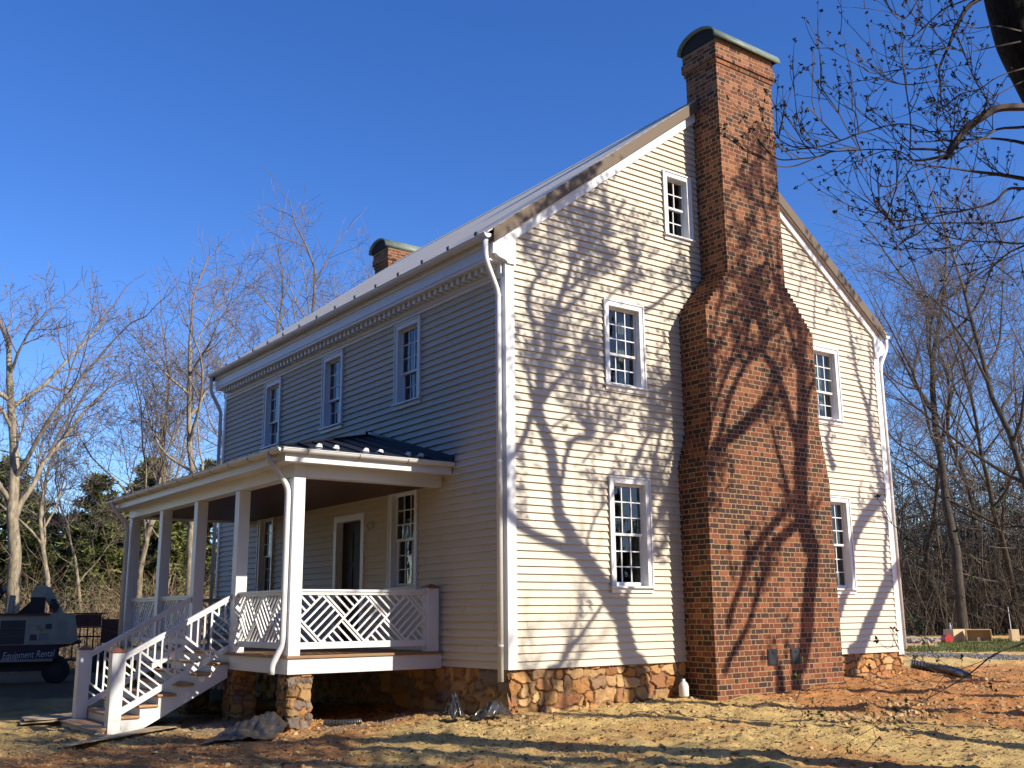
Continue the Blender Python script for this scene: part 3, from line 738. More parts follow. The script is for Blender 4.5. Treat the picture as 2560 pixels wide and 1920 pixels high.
# chimneys -----------------------------------------------------------------------
CH = 0.0905
def chimney(mirror):
    Yf = (lambda y: y) if not mirror else (lambda y: L-y)
    out = []
    def q(z): return round(z/CH)*CH
    left = [(3.80,-1.2),(3.80,q(3.42))]; right = [(7.22,-1.2),(7.22,q(3.35))]
    # lower stepped weathering, then the shoulders, one brick course per step
    z = q(3.42)
    for k in range(7): left += [(3.80+.028*(k+1), z),(3.80+.028*(k+1), z+CH)]; z += CH
    z = q(3.35)
    for k in range(11): right += [(7.22-.0165*(k+1), z),(7.22-.0165*(k+1), z+CH)]; z += CH
    zl_, zr_ = q(6.34), q(6.25)
    n = 9
    left += [(3.996, zl_)]; z = zl_
    for k in range(n): left += [(3.996+(4.65-3.996)*(k+1)/n, z),(3.996+(4.65-3.996)*(k+1)/n, z+CH)]; z += CH
    right += [(7.0385, zr_)]; z = zr_
    for k in range(10): right += [(7.0385+(6.29-7.0385)*(k+1)/10, z),(7.0385+(6.29-7.0385)*(k+1)/10, z+CH)]; z += CH
    dz = -.45 if mirror else 0.0
    left.append((4.65, 11.42+dz)); right.append((6.29, 11.42+dz))
    poly = left+right[::-1]
    clean = [poly[0]]
    for p in poly[1:]:
        if abs(p[0]-clean[-1][0])+abs(p[1]-clean[-1][1]) > 1e-5: clean.append(p)
    m = MB(); m.prism(clean, 'y', Yf(-.70), Yf(.045))
    dz = -.45 if mirror else 0.0
    for z0, z1, e in ((11.42, 11.51, .025), (11.5101, 11.69, .058), (11.6901, 11.87, .036)):
        a, b = sorted((Yf(-.70-e), Yf(.12+e))); m.box(4.65-e, 6.29+e, a, b, z0+dz, z1+dz)
    a, b = sorted((Yf(.0452), Yf(.119))); m.box(4.651, 6.289, a, b, 9.6, 11.42+dz)
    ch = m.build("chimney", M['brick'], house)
    w = MB(); a, b = sorted((Yf(-.73), Yf(.15))); w.box(4.62, 6.32, a, b, 11.8705+dz, 11.95+dz); w.build("mortar_wash", M['mortar_wash'], ch)
    cp = MB(); r_in = []; n = 18
    ya, yb = (-.84, .20); cy = (ya+yb)/2; hw = (yb-ya)/2; hz = .35
    arc = [(Yf(cy-hw*math.cos(math.pi*k/n)), 11.90+dz+hz*math.sin(math.pi*k/n)**.9) for k in range(n+1)]
    arc2 = [(Yf(cy-(hw-.03)*math.cos(math.pi*k/n)), 11.90+dz+(hz-.03)*math.sin(math.pi*k/n)**.9) for k in range(n+1)]
    vs = [(4.50, *p) for p in arc]+[(6.46, *p) for p in arc]+[(4.50, *p) for p in arc2]+[(6.46, *p) for p in arc2]
    k1 = n+1; fs = []
    for k in range(n):
        fs += [(k, k+1, k1+k+1, k1+k), (2*k1+k, 3*k1+k, 3*k1+k+1, 2*k1+k+1), (k, 2*k1+k, 2*k1+k+1, k+1), (k1+k, k1+k+1, 3*k1+k+1, 3*k1+k)]
    fs += [(0, k1, 3*k1, 2*k1), (n, 2*k1+n, 3*k1+n, k1+n)]
    cp.add(vs, fs); cap = cp.build("chimney_cap", M['copper'], ch, smooth=True)
    for p in cap.data.polygons: p.use_smooth = abs(p.normal.x) < .5
    dk = MB(); dk.prism([(y, z-.002) for y, z in arc2], 'x', 4.58, 4.60); dk.build("cap_end", M['cap_dark'], ch)  # near-black sheets close the cap's arched ends
    dk = MB(); dk.prism([(y, z-.002) for y, z in arc2], 'x', 6.36, 6.38); dk.build("cap_end", M['cap_dark'], ch)
    if not mirror:
        for x0 in (5.11, 5.73):
            d = MB(); d.box(x0, x0+.255, -.716, -.70, -.09, .19); d.box(x0+.02, x0+.235, -.726, -.7165, -.07, .17); d.tube([(x0+.13,-.727,.13),(x0+.13,-.745,.13)], .015, 8)
            d.build("cleanout_door", M['iron'], ch, bevel=.004)
    return ch
c1 = chimney(False); c1["label"] = "tall front brick chimney with stepped shoulders up the gable"
c2 = chimney(True); c2["label"] = "far brick chimney showing above the roof"

# porch -------------------------------------------------------------------------
PX, PY0, PY1 = -2.79, 1.87, 10.53
dk = MB(); dk.box(PX-.03, -.027, PY0-.03, PY1+.03, .2005, .24); dk.build("porch_deck", M['deck'], house, bevel=.004)
fs_ = MB()
fs_.box(PX, PX+.04, PY0, PY1, -.035, .20); fs_.box(PX+.04, -.027, PY0, PY0+.04, -.035, .20); fs_.box(PX+.04, -.027, PY1-.04, PY1, -.035, .20)
fs_.build("deck_fascia", M['white'], house, bevel=.006)
jo = MB()
for k in range(22):
    y = PY0+.2+k*.40; jo.box(PX+.05, -.03, y, y+.04, -.02, .198)
jo.build("floor_joists", M['plywood'], house)
PY = [1.88, 4.10, 6.17, 8.22, 10.31]
for y in PY:
    m = MB(); m.box(-2.785, -2.585, y, y+.20, .2405, 2.985); m.build("porch_post", M['white'], house, bevel=.006)
bm = MB()
bm.box(-2.79, -2.58, PY0, PY1, 2.99, 3.21); bm.box(-2.579, -.03, PY0, PY0+.21, 2.99, 3.21); bm.box(-2.579, -.03, PY1-.21, PY1, 2.99, 3.21)
bm.box(-3.06, -2.791, 1.60, 10.80, 3.19, 3.215); bm.box(-2.79, -.03, 1.60, PY0-.001, 3.19, 3.215); bm.box(-2.79, -.03, PY1+.001, 10.80, 3.19, 3.215)
bm.build("porch_beam", M['white'], house, bevel=.004)
ff = MB(); ff.box(-3.085, -3.061, 1.575, 10.825, 3.175, 3.375); ff.box(-3.06, -.03, 1.575, 1.599, 3.175, 3.375); ff.box(-3.06, -.03, 10.801, 10.825, 3.175, 3.375)
ff.build("porch_fascia", M['white'], house, bevel=.003)
ce = MB(); ce.box(-2.579, -.03, PY0+.211, PY1-.211, 3.03, 3.05); ce.build("porch_ceiling", M['ceiling'], house)
# low hipped metal roof with standing seams
pr_ = MB(); ez, rz_ = 3.385, 4.28; xo = -3.17; ya, yb = 1.50, 10.90; yr0, yr1 = 4.65, 7.75
pr_.add([(xo,ya,ez),(xo,yb,ez),(-.03,yr1,rz_),(-.03,yr0,rz_),(-.03,ya,ez),(-.03,yb,ez)], [(0,3,2,1),(0,4,3),(1,2,5)])
pr_.add([(xo,ya,ez-.03),(xo,yb,ez-.03),(-.03,yb,ez-.03),(-.03,ya,ez-.03)], [(0,1,2,3)])
for p, q_ in (((xo,ya,ez),(xo,yb,ez)),((xo,ya,ez),(-.03,ya,ez)),((xo,yb,ez),(-.03,yb,ez))):
    pr_.beam(Vector(p)+Vector((0,0,-.012)), Vector(q_)+Vector((0,0,-.012)), .02, .03)
for k in range(1, 7):                                  # seams, near hip
    x = xo+k*.45
    if x < -.1:
        t = (x-xo)/(-.03-xo); pr_.beam((x, ya, ez+.015), (x, ya+(yr0-ya)*t, ez+(rz_-ez)*t+.015), .022, .035)
        pr_.beam((x, yb, ez+.015), (x, yb+(yr1-yb)*t, ez+(rz_-ez)*t+.015), .022, .035)
for k in range(1, 21):
    y = ya+k*.45
    t = 1.0
    if y < yr0: t = (y-ya)/(yr0-ya)
    if y > yr1: t = (yb-y)/(yb-yr1)
    if t > .05: pr_.beam((xo, y, ez+.015), (xo+(-.03-xo)*t, y, ez+(rz_-ez)*t+.015), .022, .035)
for p, q_ in (((xo,ya,ez+.02),(-.05,yr0,rz_+.02)),((xo,yb,ez+.02),(-.05,yr1,rz_+.02))): pr_.beam(p, q_, .09, .03)
pr_.box(-.06, -.029, yr0-.1, yr1+.1, rz_-.02, rz_+.09)
sidef = [(ya, ez+.10),(yr0, rz_+.10),(yr0, rz_-.02),(ya, ez-.02)]
pr_.prism(sidef, 'x', -.06, -.029)
pr_.prism([(yb-(p[0]-ya)*(yb-yr1)/(yr0-ya), p[1]) for p in sidef], 'x', -.06, -.029)
prf = pr_.build("porch_roof", M['black_metal'], house)
for x in (-2.44, -2.14, -1.60, -1.33, -.80, -.55):      # clear snow guards on the near hip
    y = ya+.24; z = ez+(rz_-ez)*.24/(yr0-ya)+.012
    g = MB()
    g.prism([(x+.052*math.cos(math.pi*k/10), z+.052*math.sin(math.pi*k/10)*1.1) for k in range(11)], 'y', y-.012, y+.012)
    g.box(x-.06, x+.06, y+.0125, y+.09, z-.005, z+.015)
    g.tube([(x-.02, y-.014, z+.035),(x-.02, y-.02, z+.035)], .016, 8); g.tube([(x+.025, y-.014, z+.035),(x+.025, y-.02, z+.035)], .016, 8)
    g.build("snow_guard", M['lens'], prf)
for k in range(9):
    y = 2.3+k*1.0; x = xo+.24; z = ez+(rz_-ez)*.24/3.14+.012
    g = MB(); g.prism([(y+.07*math.cos(math.pi*j/10), z+.075*math.sin(math.pi*j/10)) for j in range(11)], 'x', x-.012, x+.012); g.build("snow_guard", M['guard'], prf)
pg = MB(); R_ = .062
half_round(pg, (-3.165,1.515,3.362), (-3.165,10.885,3.362), R_)
half_round(pg, (-.04,1.515,3.362), (-3.165,1.515,3.362), R_); half_round(pg, (-3.165,10.885,3.362), (-.04,10.885,3.362), R_)
pgo = pg.build("porch_gutter", M['gutter'], house)
for x in (-2.75, -1.85, -.95):
    h = MB(); h.tube([(x, 1.515+(R_+.003)*math.cos(a), 3.362+(R_+.003)*math.sin(a)) for a in np.linspace(math.pi, 2*math.pi, 9)], .006, 5); h.build("gutter_strap", M['trim_tan'], pgo)
for k in range(11):
    y = 1.9+k*.85; h = MB(); h.tube([(-3.165+(R_+.003)*math.cos(a), y, 3.362+(R_+.003)*math.sin(a)) for a in np.linspace(math.pi, 2*math.pi, 9)], .006, 5); h.build("gutter_strap", M['trim_tan'], pgo)
spout([(-3.165,1.98,3.30),(-3.165,1.98,3.22),(-2.845,1.96,2.82),(-2.845,1.96,.52),(-2.845,1.99,.38),(-2.97,2.03,.10),(-2.97,2.03,-.03)], .048)
spout([(-3.165,10.5,3.30),(-3.165,10.5,3.22),(-2.845,10.42,2.82),(-2.845,10.42,-.7)], .048)

# railings with basket-weave fretwork
def fret(mb, u0, u1, z0, z1, P, n, bw=.030, bt=.03, fill=5):
    """n diamonds between u0..u1; bars clipped to diamonds ('/') and to the triangles between them ('\\')"""
    a = (u1-u0)/n/2; cz = (z0+z1)/2; b = (z1-z0)/2
    def indiam(u, z):
        k = math.floor((u-u0)/(2*a)); k = min(max(k, 0), n-1); cu = u0+a*(2*k+1)
        return abs(u-cu)/a+abs(z-cz)/b <= 1.0
    def seg(ua, za, ub, zb, depth):
        pa = Vector(P(ua, za)); pb = Vector(P(ub, zb))
        if (pb-pa).length < .03: return
        mb.beam(pa, pb, bw, bt*depth, NORM)
    NORM = (Vector(P(u0, z0+1))-Vector(P(u0, z0))).cross(Vector(P(u0+1, z0))-Vector(P(u0, z0))).normalized()
    for k in range(n):          # the four sides of every diamond
        cu = u0+a*(2*k+1)
        seg(cu-a, cz, cu, z1, 1.0); seg(cu, z0, cu+a, cz, 1.0); seg(cu-a, cz, cu, z0, .90); seg(cu, z1, cu+a, cz, .90)
        for j in range(1, fill):
            t = j/fill          # '/' bars inside
            seg(cu-a+a*t, cz-b*t, cu+a*t, z1-b*t, .80)
        for j in range(1, fill):
            t = j/fill          # '\' bars: upper-left/lower-left half triangles, upper-right/lower-right half triangles
            seg(cu-a+a*t*1.0, z1, cu-a+a*t*.5+a*.5*t+0*(a), z1, .7) if False else None
            # upper triangle left half is bounded by '/' side: points (cu-a,cz),(cu,z1),(cu-a,z1)
            s = t
            seg(max(u0, cu-a-a*(1-s)) if k > 0 else cu-a, (z1 if k > 0 else min(z1, cz+b*s*2)), cu-a+a*s*.5+0, cz+b*s*.5, .70) if False else None
    # '\' bars over the whole panel, kept where they fall outside the diamonds
    step = 2*a/fill
    m = int((u1-u0+2*b*(a/b))/step)+2
    for j in range(-2*fill, m+2*fill):
        c = u0+j*step           # line through (c, z1) going right-down: u=c+(z1-z)*a/b
        runs = []; cur = None; S = 90
        for s in range(S+1):
            z = z1-(z1-z0)*s/S; u = c+(z1-z)*a/b
            ok = u0 <= u <= u1 and not indiam(u, z)
            if ok:
                cur = [(u, z), (u, z)] if cur is None else [cur[0], (u, z)]
            elif cur: runs.append(cur); cur = None
        if cur: runs.append(cur)
        for (p, q_) in runs: seg(p[0], p[1], q_[0], q_[1], .70)
def rail_panel(p, q, parent=house, n=3, zt=1.17):
    """p,q: ends (x,y)"""
    p = Vector((*p, 0)); q = Vector((*q, 0)); d = (q-p); ln = d.length; d.normalize()
    P = lambda u, z: tuple(p+d*u+Vector((0, 0, z)))
    r = MB()
    r.beam(P(0, zt+.055), P(ln, zt+.055), .10, .035); r.beam(P(0, zt+.012), P(ln, zt+.012), .06, .05)
    r.beam(P(0, .385), P(ln, .385), .06, .10)
    ro = r.build("porch_railing", M['white'], house, bevel=.003)
    f = MB(); fret(f, .0, ln, .435, zt-.013, P, n); f.build("fretwork", M['white'], ro)
    return ro
rail_panel((-2.585, 1.95), (-.31, 1.95)); rail_panel((-2.685, 2.08), (-2.685, 4.10)); rail_panel((-2.685, 6.37), (-2.685, 8.22)); rail_panel((-2.685, 8.42), (-2.685, 10.31))
rail_panel((-2.585, 10.44), (-.31, 10.44))
def capped_post(x0, x1, y0, y1, z0, z1):
    m = MB(); m.box(x0, x1, y0, y1, z0, z1); o = m.build("newel_post", M['white'], house, bevel=.005)
    c = MB(); e = .02; z = z1+.0005
    c.box(x0-e, x1+e, y0-e, y1+e, z, z+.022)
    cx, cy = (x0+x1)/2, (y0+y1)/2
    c.add([(x0-e+.01,y0-e+.01,z+.0225),(x1+e-.01,y0-e+.01,z+.0225),(x1+e-.01,y1+e-.01,z+.0225),(x0-e+.01,y1+e-.01,z+.0225),(cx,cy,z+.075)], [(0,1,4),(1,2,4),(2,3,4),(3,0,4)])
    c.build("post_cap", M['copper_cap'], o)
capped_post(-.31, -.095, 1.86, 2.05, .2405, 1.275); capped_post(-.31, -.095, 10.35, 10.54, .2405, 1.275)
capped_post(-4.73, -4.53, 4.18, 4.38, -1.1, .295); capped_post(-4.73, -4.53, 6.17, 6.37, -1.1, .295)
# stairs
RUN, RIS = .285, .156
for ys in (4.24, 6.24):
    st = MB()
    poly = [(PX-.001, .02)]
    x = PX-.001
    top = [(-2.80, .05)]
    for k in range(1, 7):
        top += [(-2.80-RUN*k+.0, .24-RIS*k-.042), (-2.80-RUN*k, .24-RIS*(k+1)-.042)]
    poly = [(-2.80, .0), (-2.80, .24-RIS-.042)]
    for k in range(1, 7):
        poly += [(-2.80-RUN*k, .24-RIS*k-.042), (-2.80-RUN*k, .24-RIS*(k+1)-.042)]
    poly = poly[1:]+[(-4.55, -.86), (-4.55, -1.05), (-4.35, -1.0), (-2.80, -.17)]
    st.prism(poly, 'y', ys, ys+.05); st.build("stair_stringer", M['white'], house)
for k in range(1, 8):
    z = .24-RIS*k; xf = -2.80-RUN*k
    t = MB(); t.box(xf-.03, xf+RUN+.0, 4.205, 6.325, z-.04, z)
    t.build("stair_tread", M['tread'], house, bevel=.012)
    r = MB(); r.box(xf-.001, xf+.018, 4.291, 6.239, z-RIS+.001, z-.041); r.build("stair_riser", M['white'], house)
lo_ = MB(); lo_.box(-4.93, -4.735, 4.21, 6.34, -.905, -.865); lo_.build("stair_tread", M['tread'], house, bevel=.012)
lr = MB(); lr.box(-4.90, -4.74, 4.24, 6.30, -1.1, -.906); lr.build("stair_riser", M['white'], house)
# sloping stair rails
def stair_rail(y):
    zt = lambda x: .215+(x+4.53)*.5475; zb = lambda x: -.625+(x+4.53)*.545
    xa, xb = -4.53, -2.786
    r = MB()
    r.beam((xa,y,zt(xa)+.02), (xb,y,zt(xb)+.02), .09, .035, (0,0,1)); r.beam((xa,y,zt(xa)-.03), (xb,y,zt(xb)-.03), .055, .055, (0,0,1)); r.beam((xa,y,zb(xa)), (xb,y,zb(xb)), .055, .095, (0,0,1))
    ro = r.build("stair_railing", M['white'], house, bevel=.003)
    f = MB(); t0 = -4.85; tw = .58
    lo = lambda x: zb(x)+.045; hi = lambda x: zt(x)-.055
    def clipx(xs, xe, f0, f1):
        return max(xs, xa), min(xe, xb)
    NRM = (0, 1, 0)
    for k in range(4):
        l, r_ = t0+tw*k, t0+tw*(k+1)
        diag = lambda x: hi(l)+(lo(r_)-hi(l))*(x-l)/tw
        a, b = max(l, xa), min(r_, xb)
        if b-a < .03: continue
        f.beam((a,y,diag(a)), (b,y,diag(b)), .034, .030, NRM)
        if l > xa: f.beam((l,y,lo(l)), (l,y,hi(l)), .030, .026, NRM)
        for j in range(1, 5):
            x = l+tw*j/5
            if xa+.02 < x < xb-.02: f.beam((x,y,diag(x)), (x,y,hi(x)), .028, .022, NRM)
        for j in range(1, 5):
            # bars parallel to the diagonal, below it, from the left upright to the lower rail
            sl_ = (lo(r_)-hi(l))/tw
            z0 = hi(l)-(hi(l)-lo(l))*j/5
            xe_ = l+(z0-lo(l))/(.545-sl_)
            aa, bb = max(l, xa), min(xe_, xb)
            if bb-aa > .03: f.beam((aa,y,z0+sl_*(aa-l)), (bb,y,z0+sl_*(bb-l)), .028, .018, NRM)
    f.build("fretwork", M['white'], ro)
stair_rail(4.27); stair_rail(6.27)

# ------------------------------------------------------------------ trees
def rot_about(v, axis, ang):
    return Matrix.Rotation(ang, 3, axis) @ v
def sides(r):
    return 10 if r > .12 else 7 if r > .05 else 5 if r > .02 else 4 if r > .009 else 3
def grow(trunk, crown, p, d, length, r, level, prm, rng, tips):
    """recursive limb; levels 0..prm['trunk'] go to the trunk mesh"""
    nseg = max(3, int(prm['seg'][min(level, len(prm['seg'])-1)]))
    pts = [Vector(p)]; rad = [r]; dirs = [Vector(d)]
    jit = prm['jit'][min(level, len(prm['jit'])-1)]; upw = prm['up'][min(level, len(prm['up'])-1)]
    end = prm['taper'][min(level, len(prm['taper'])-1)]
    d = Vector(d).normalized(); q = Vector(p)
    for i in range(nseg):
        d = (d+Vector((rng.gauss(0, jit), rng.gauss(0, jit), rng.gauss(0, jit)))+Vector((0, 0, upw))).normalized()
        q = q+d*(length/nseg); pts.append(q.copy()); dirs.append(d.copy())
        t = (i+1)/nseg; rad.append(max(prm['rmin'], r*(1-t*(1-end))))
    (trunk if level <= prm['trunk'] else crown).tube(pts, rad, sides(r), cap=False)
    if level >= prm['max']:
        tips.append((pts[-1].copy(), d.copy())); return
    n = prm['kids'][level]; n = max(1, int(round(n*rng.uniform(.8, 1.2))))
    lo = prm['start'][min(level, len(prm['start'])-1)]
    az = rng.uniform(0, 6.28)
    for k in range(n):
        t = lo+(1-lo)*(k+rng.uniform(.1, .9))/n
        i = min(nseg-1, int(t*nseg)); f = t*nseg-i
        pp = pts[i].lerp(pts[i+1], f); dd = dirs[i+1]; rr = rad[i]+(rad[i+1]-rad[i])*f
        az += 2.4+rng.uniform(-.5, .5)
        ax = dd.orthogonal().normalized(); ax = rot_about(ax, dd, az)
        ang = math.radians(rng.uniform(*prm['ang'][min(level, len(prm['ang'])-1)]))
        cd = rot_about(dd, ax, ang)
        ln = length*prm['len'][min(level, len(prm['len'])-1)]*rng.uniform(.7, 1.2)*(1.15-.55*t)
        grow(trunk, crown, pp, cd, ln, max(prm['rmin'], min(rr*.8, rr*rng.uniform(.45, .72))), level+1, prm, rng, tips)
    # leader carries on
    if level < prm['max']:
        grow(trunk, crown, pts[-1], d, length*.38, rad[-1], min(prm['max'], level+2), prm, rng, tips)

BARE = dict(max=4, trunk=1, seg=(9,7,5,4,3), jit=(.10,.14,.16,.19,.2), up=(.03,.07,.07,.06,.05), taper=(.35,.3,.3,.35,.5), kids=(9,6,6,5), start=(.38,.25,.2,.15),
            ang=((28,55),(28,60),(30,65),(30,70)), len=(.52,.55,.55,.55), rmin=.0075)
def bare_tree(name, x, y, height, r, seed, label, cat, group, bark, twig, lean=(0, 0), prm=BARE, **kw):
    rng = random.Random(seed); P = dict(prm); P.update(kw)
    z = gz(x, y)-.15
    t, c, tips = MB(), MB(), []
    grow(t, c, (0, 0, 0), Vector((lean[0], lean[1], 1)), height*.74, r, 0, P, rng, tips)
    root = empty(name, (x, y, z)); tag(root, label, cat, group)
    t.build("trunk", bark, root, smooth=True); c.build("crown", twig, root, smooth=False)
    return root
def bearing(u, depth):          # ground position at image column u (metres in front of the lens)
    a = yaw+math.atan((u-1280)*math.cos(pit)/foc); dd = depth/math.cos(a-yaw)
    return CAM.x+math.sin(a)*dd, CAM.y+math.cos(a)*dd

# left of the house: tall sunlit trees
GL = "bare trees standing beyond the porch"
LT = [ # u, depth, height, radius, seed, lean, label
 (30, 37, 17.0, .27, 11, (.10,.02), "thick pale-barked bare tree at the left edge behind the machine"),
 (118, 44, 15.0, .13, 12, (.16,0), "slender bare tree leaning right beside the thick left-edge tree"),
 (205, 50, 11.5, .11, 13, (.05,0), "short bushy bare tree above the rusty trailer"),
 (330, 46, 16.0, .15, 14, (.04,.0), "crooked pale bare tree rising over the left end of the porch roof"),
 (385, 52, 15.5, .12, 15, (.14,0), "slim bare tree slanting right between two taller ones left of the house"),
 (470, 43, 18.0, .19, 16, (.03,0), "tall bare tree seen through the porch posts, nearest the house on the left"),
]
for u, dpt, h, r, sd, ln, lab in LT:
    x, y = bearing(u, dpt)
    bare_tree("bare_tree", x, y, h, r, sd, lab, "tree", GL, M['bark_pale'], M['twig_pale'], ln)
GR = "bare tree tops showing over the roof"
for u, dpt, h, r, sd, lab in ((690,54,22.0,.22,21,"wide bare tree whose crown shows over the left part of the roof"),(815,57,24.5,.24,22,"tallest bare tree crown over the roof, left of the far chimney"),(905,60,23.0,.2,23,"narrow bare tree crown directly behind the far chimney"),(770,62,21.0,.17,24,"thin bare tree between the two crowns over the roof")):
    x, y = bearing(u, dpt)
    bare_tree("bare_tree", x, y, h, r, sd, lab, "tree", GR, M['bark_pale'], M['twig_pale'])
# right of the house
GRT = "bare trees beside the yard right of the house"
RT = [(2398, 50, 26.0, .25, 31, (-.05,0), "large grey bare tree standing just behind the two wooden crates"),
 (2610, 44, 22.0, .20, 32, (-.22,.05), "grey bare tree leaning in from the right edge"),
 (2310, 58, 19.0, .14, 33, (.03,0), "young forked bare tree nearest the house's rear corner"),
 (2480, 62, 22.0, .17, 34, (.04,0), "slim grey bare tree behind the lumber post"),
 (2545, 56, 21.5, .16, 35, (-.10,0), "grey bare tree at the right edge behind the lumber post"),
 (2250, 70, 19.0, .15, 36, (0,0), "bare tree partly hidden by the house's rear corner"),
 (2700, 60, 17.0, .18, 37, (-.1,0), "bare tree just outside the right edge")]
for u, dpt, h, r, sd, ln, lab in RT:
    x, y = bearing(u, dpt)
    bare_tree("bare_tree", x, y, h, r, sd, lab, "tree", GRT, M['bark_grey'], M['twig_grey'], ln)

# pines behind the lot
def make_pine(seed, h):
    rng = random.Random(seed); t = MB(); c = MB()
    t.tube([(0,0,0),(rng.uniform(-.1,.1),0,h*.5),(0,rng.uniform(-.1,.1),h)], [h*.016, h*.011, .015], 7, cap=False)
    n = int(h*19)
    for i in range(n):
        f = (i+rng.random())/n; z = h*(.10+.88*f); ln = h*.24*(1-f)**.75+.25; ln *= rng.uniform(.55, 1.15)
        a = rng.uniform(0, 6.283); d = Vector((math.cos(a), math.sin(a), rng.uniform(-.15, .5))); d.normalize()
        tip = Vector((0, 0, z))+d*ln; t.tube([(0,0,z), tuple(tip)], [.022, .006], 3, cap=False)
        for k in range(rng.randint(11, 16)):
            b = Vector((0, 0, z)).lerp(tip, rng.uniform(.25, 1.05))+Vector((rng.gauss(0,.12), rng.gauss(0,.12), rng.gauss(0,.10)))
            s = rng.uniform(.14, .30)
            for w in range(4):
                e1 = Vector((rng.gauss(0,1), rng.gauss(0,1), rng.gauss(0,.8)+.4)).normalized()*s*1.3; e2 = e1.orthogonal().normalized()*s*.24
                e2 = rot_about(e2, e1.normalized(), rng.uniform(0, 6.28))
                c.add([b-e2, b+e2, b+e1], [(0,1,2)])
    root = empty("pine_tree"); t.build("trunk", M['bark_grey'], root, smooth=True); c.build("crown", M['pine'], root)
    return root
pines = [make_pine(s, h) for s, h in ((1, 9.0), (2, 7.5), (3, 10.5))]
PP = []
rng = random.Random(77)
PSP = [(100,60,.9,0,"pine tree right of the thick left-edge trunk"),(165,66,1.05,1,"dark pine above the rusty trailer"),(215,58,.95,2,"pointed pine left of the porch downspout"),(262,66,1.15,1,"tall pine whose tip touches the porch eave corner"),
 (-15,56,1.0,2,"pine cut by the left edge of the photo"),(48,70,1.1,0,"far pine behind the white machine"),(310,58,.95,0,"pine seen between the first two far porch posts"),(352,66,1.1,2,"dark pine seen between the second and third far porch posts"),(405,60,1.0,1,"pine seen behind the pale trunk through the porch"),(448,66,1.0,0,"pine seen left of the house through the porch"),(505,60,1.0,2,"pine right against the far front corner of the house"),(560,68,1.1,1,"pine hidden mostly behind the porch"),(72,52,.62,2,"low pine just right of the machine's hood"),(130,54,.6,0,"low pine behind the machine's vents"),(190,52,.66,1,"low pine behind the rusty trailer"),(240,53,.7,2,"low pine at the porch's far downspout"),(288,54,.66,0,"low pine inside the far end of the porch"),(330,53,.7,1,"low pine left of the second far porch post"),(375,54,.66,2,"low pine between the far porch posts"),(425,53,.7,0,"low pine left of the pale trunk through the porch"),(20,54,.7,1,"low pine by the thick left-edge trunk")]
for i, (u, dpt, s, k, lab) in enumerate(PSP):
    x, y = bearing(u, dpt); o = pines[k] if pines[k] not in PP else copy_tree(pines[k])
    PP.append(o); o.location = (x, y, gz(x, y)-.1); o.rotation_euler = (0, 0, rng.uniform(0, 6.28)); o.scale = (s*1.35, s*1.35, s*rng.uniform(.9, 1.05))
    tag(o, lab, "pine", "pines behind the lot")

# dry brush along the wood's edge on the left, and the woods on the right: one mass each
def stems(mb, u0, u1, d0, d1, n, hmin, hmax, r, rng, spray, bendy=.25):
    for i in range(n):
        u = rng.uniform(u0, u1); dpt = rng.uniform(d0, d1); x, y = bearing(u, dpt); z = gz_fast(x, y)
        h = rng.uniform(hmin, hmax); d = Vector((rng.gauss(0, bendy), rng.gauss(0, bendy), 1)).normalized(); p = Vector((x, y, z-.1)); pts = [p]
        for k in range(5):
            d = (d+Vector((rng.gauss(0, bendy*.6), rng.gauss(0, bendy*.6), rng.gauss(0, bendy*.3)))).normalized(); p = p+d*(h/5); pts.append(p)
        rr = r*rng.uniform(.5, 1.4); mb.tube(pts, [rr*(1-.15*k) for k in range(6)], 3, cap=False)
        for k in range(spray):
            b = pts[rng.randint(1, 5)]; dd = Vector((rng.gauss(0, .8), rng.gauss(0, .8), rng.uniform(-.1, 1))).normalized(); ln = h*rng.uniform(.12, .38)
            m_ = b+dd*ln*.5+Vector((rng.gauss(0,.1), rng.gauss(0,.1), rng.gauss(0,.1))); e = m_+(dd+Vector((0,0,.3))).normalized()*ln*.5
            mb.tube([b, m_, e], [rr*.5, rr*.35, rr*.15], 3, cap=False)
_gxy = {}
def gz_fast(x, y):
    k = (round(x), round(y))
    if k not in _gxy: _gxy[k] = gz(x, y)
    return _gxy[k]
rng = random.Random(5)
b = MB(); stems(b, -250, 560, 36, 58, 1500, 1.0, 4.4, .013, rng, 8, .5)
o = b.build("brush", M['brush']); tag(o, kind="stuff")
b = MB()
stems(b, 2180, 2900, 56, 84, 900, 4, 11, .05, rng, 14, .10)
stems(b, 2180, 2900, 54, 84, 2600, 1.5, 5.5, .022, rng, 10, .3)
o = b.build("woods", M['woods']); tag(o, kind="stuff")
b = MB(); stems(b, -400, 700, 62, 90, 380, 4, 9, .05, rng, 10, .12)
o = b.build("woods", M['woods']); tag(o, kind="stuff")
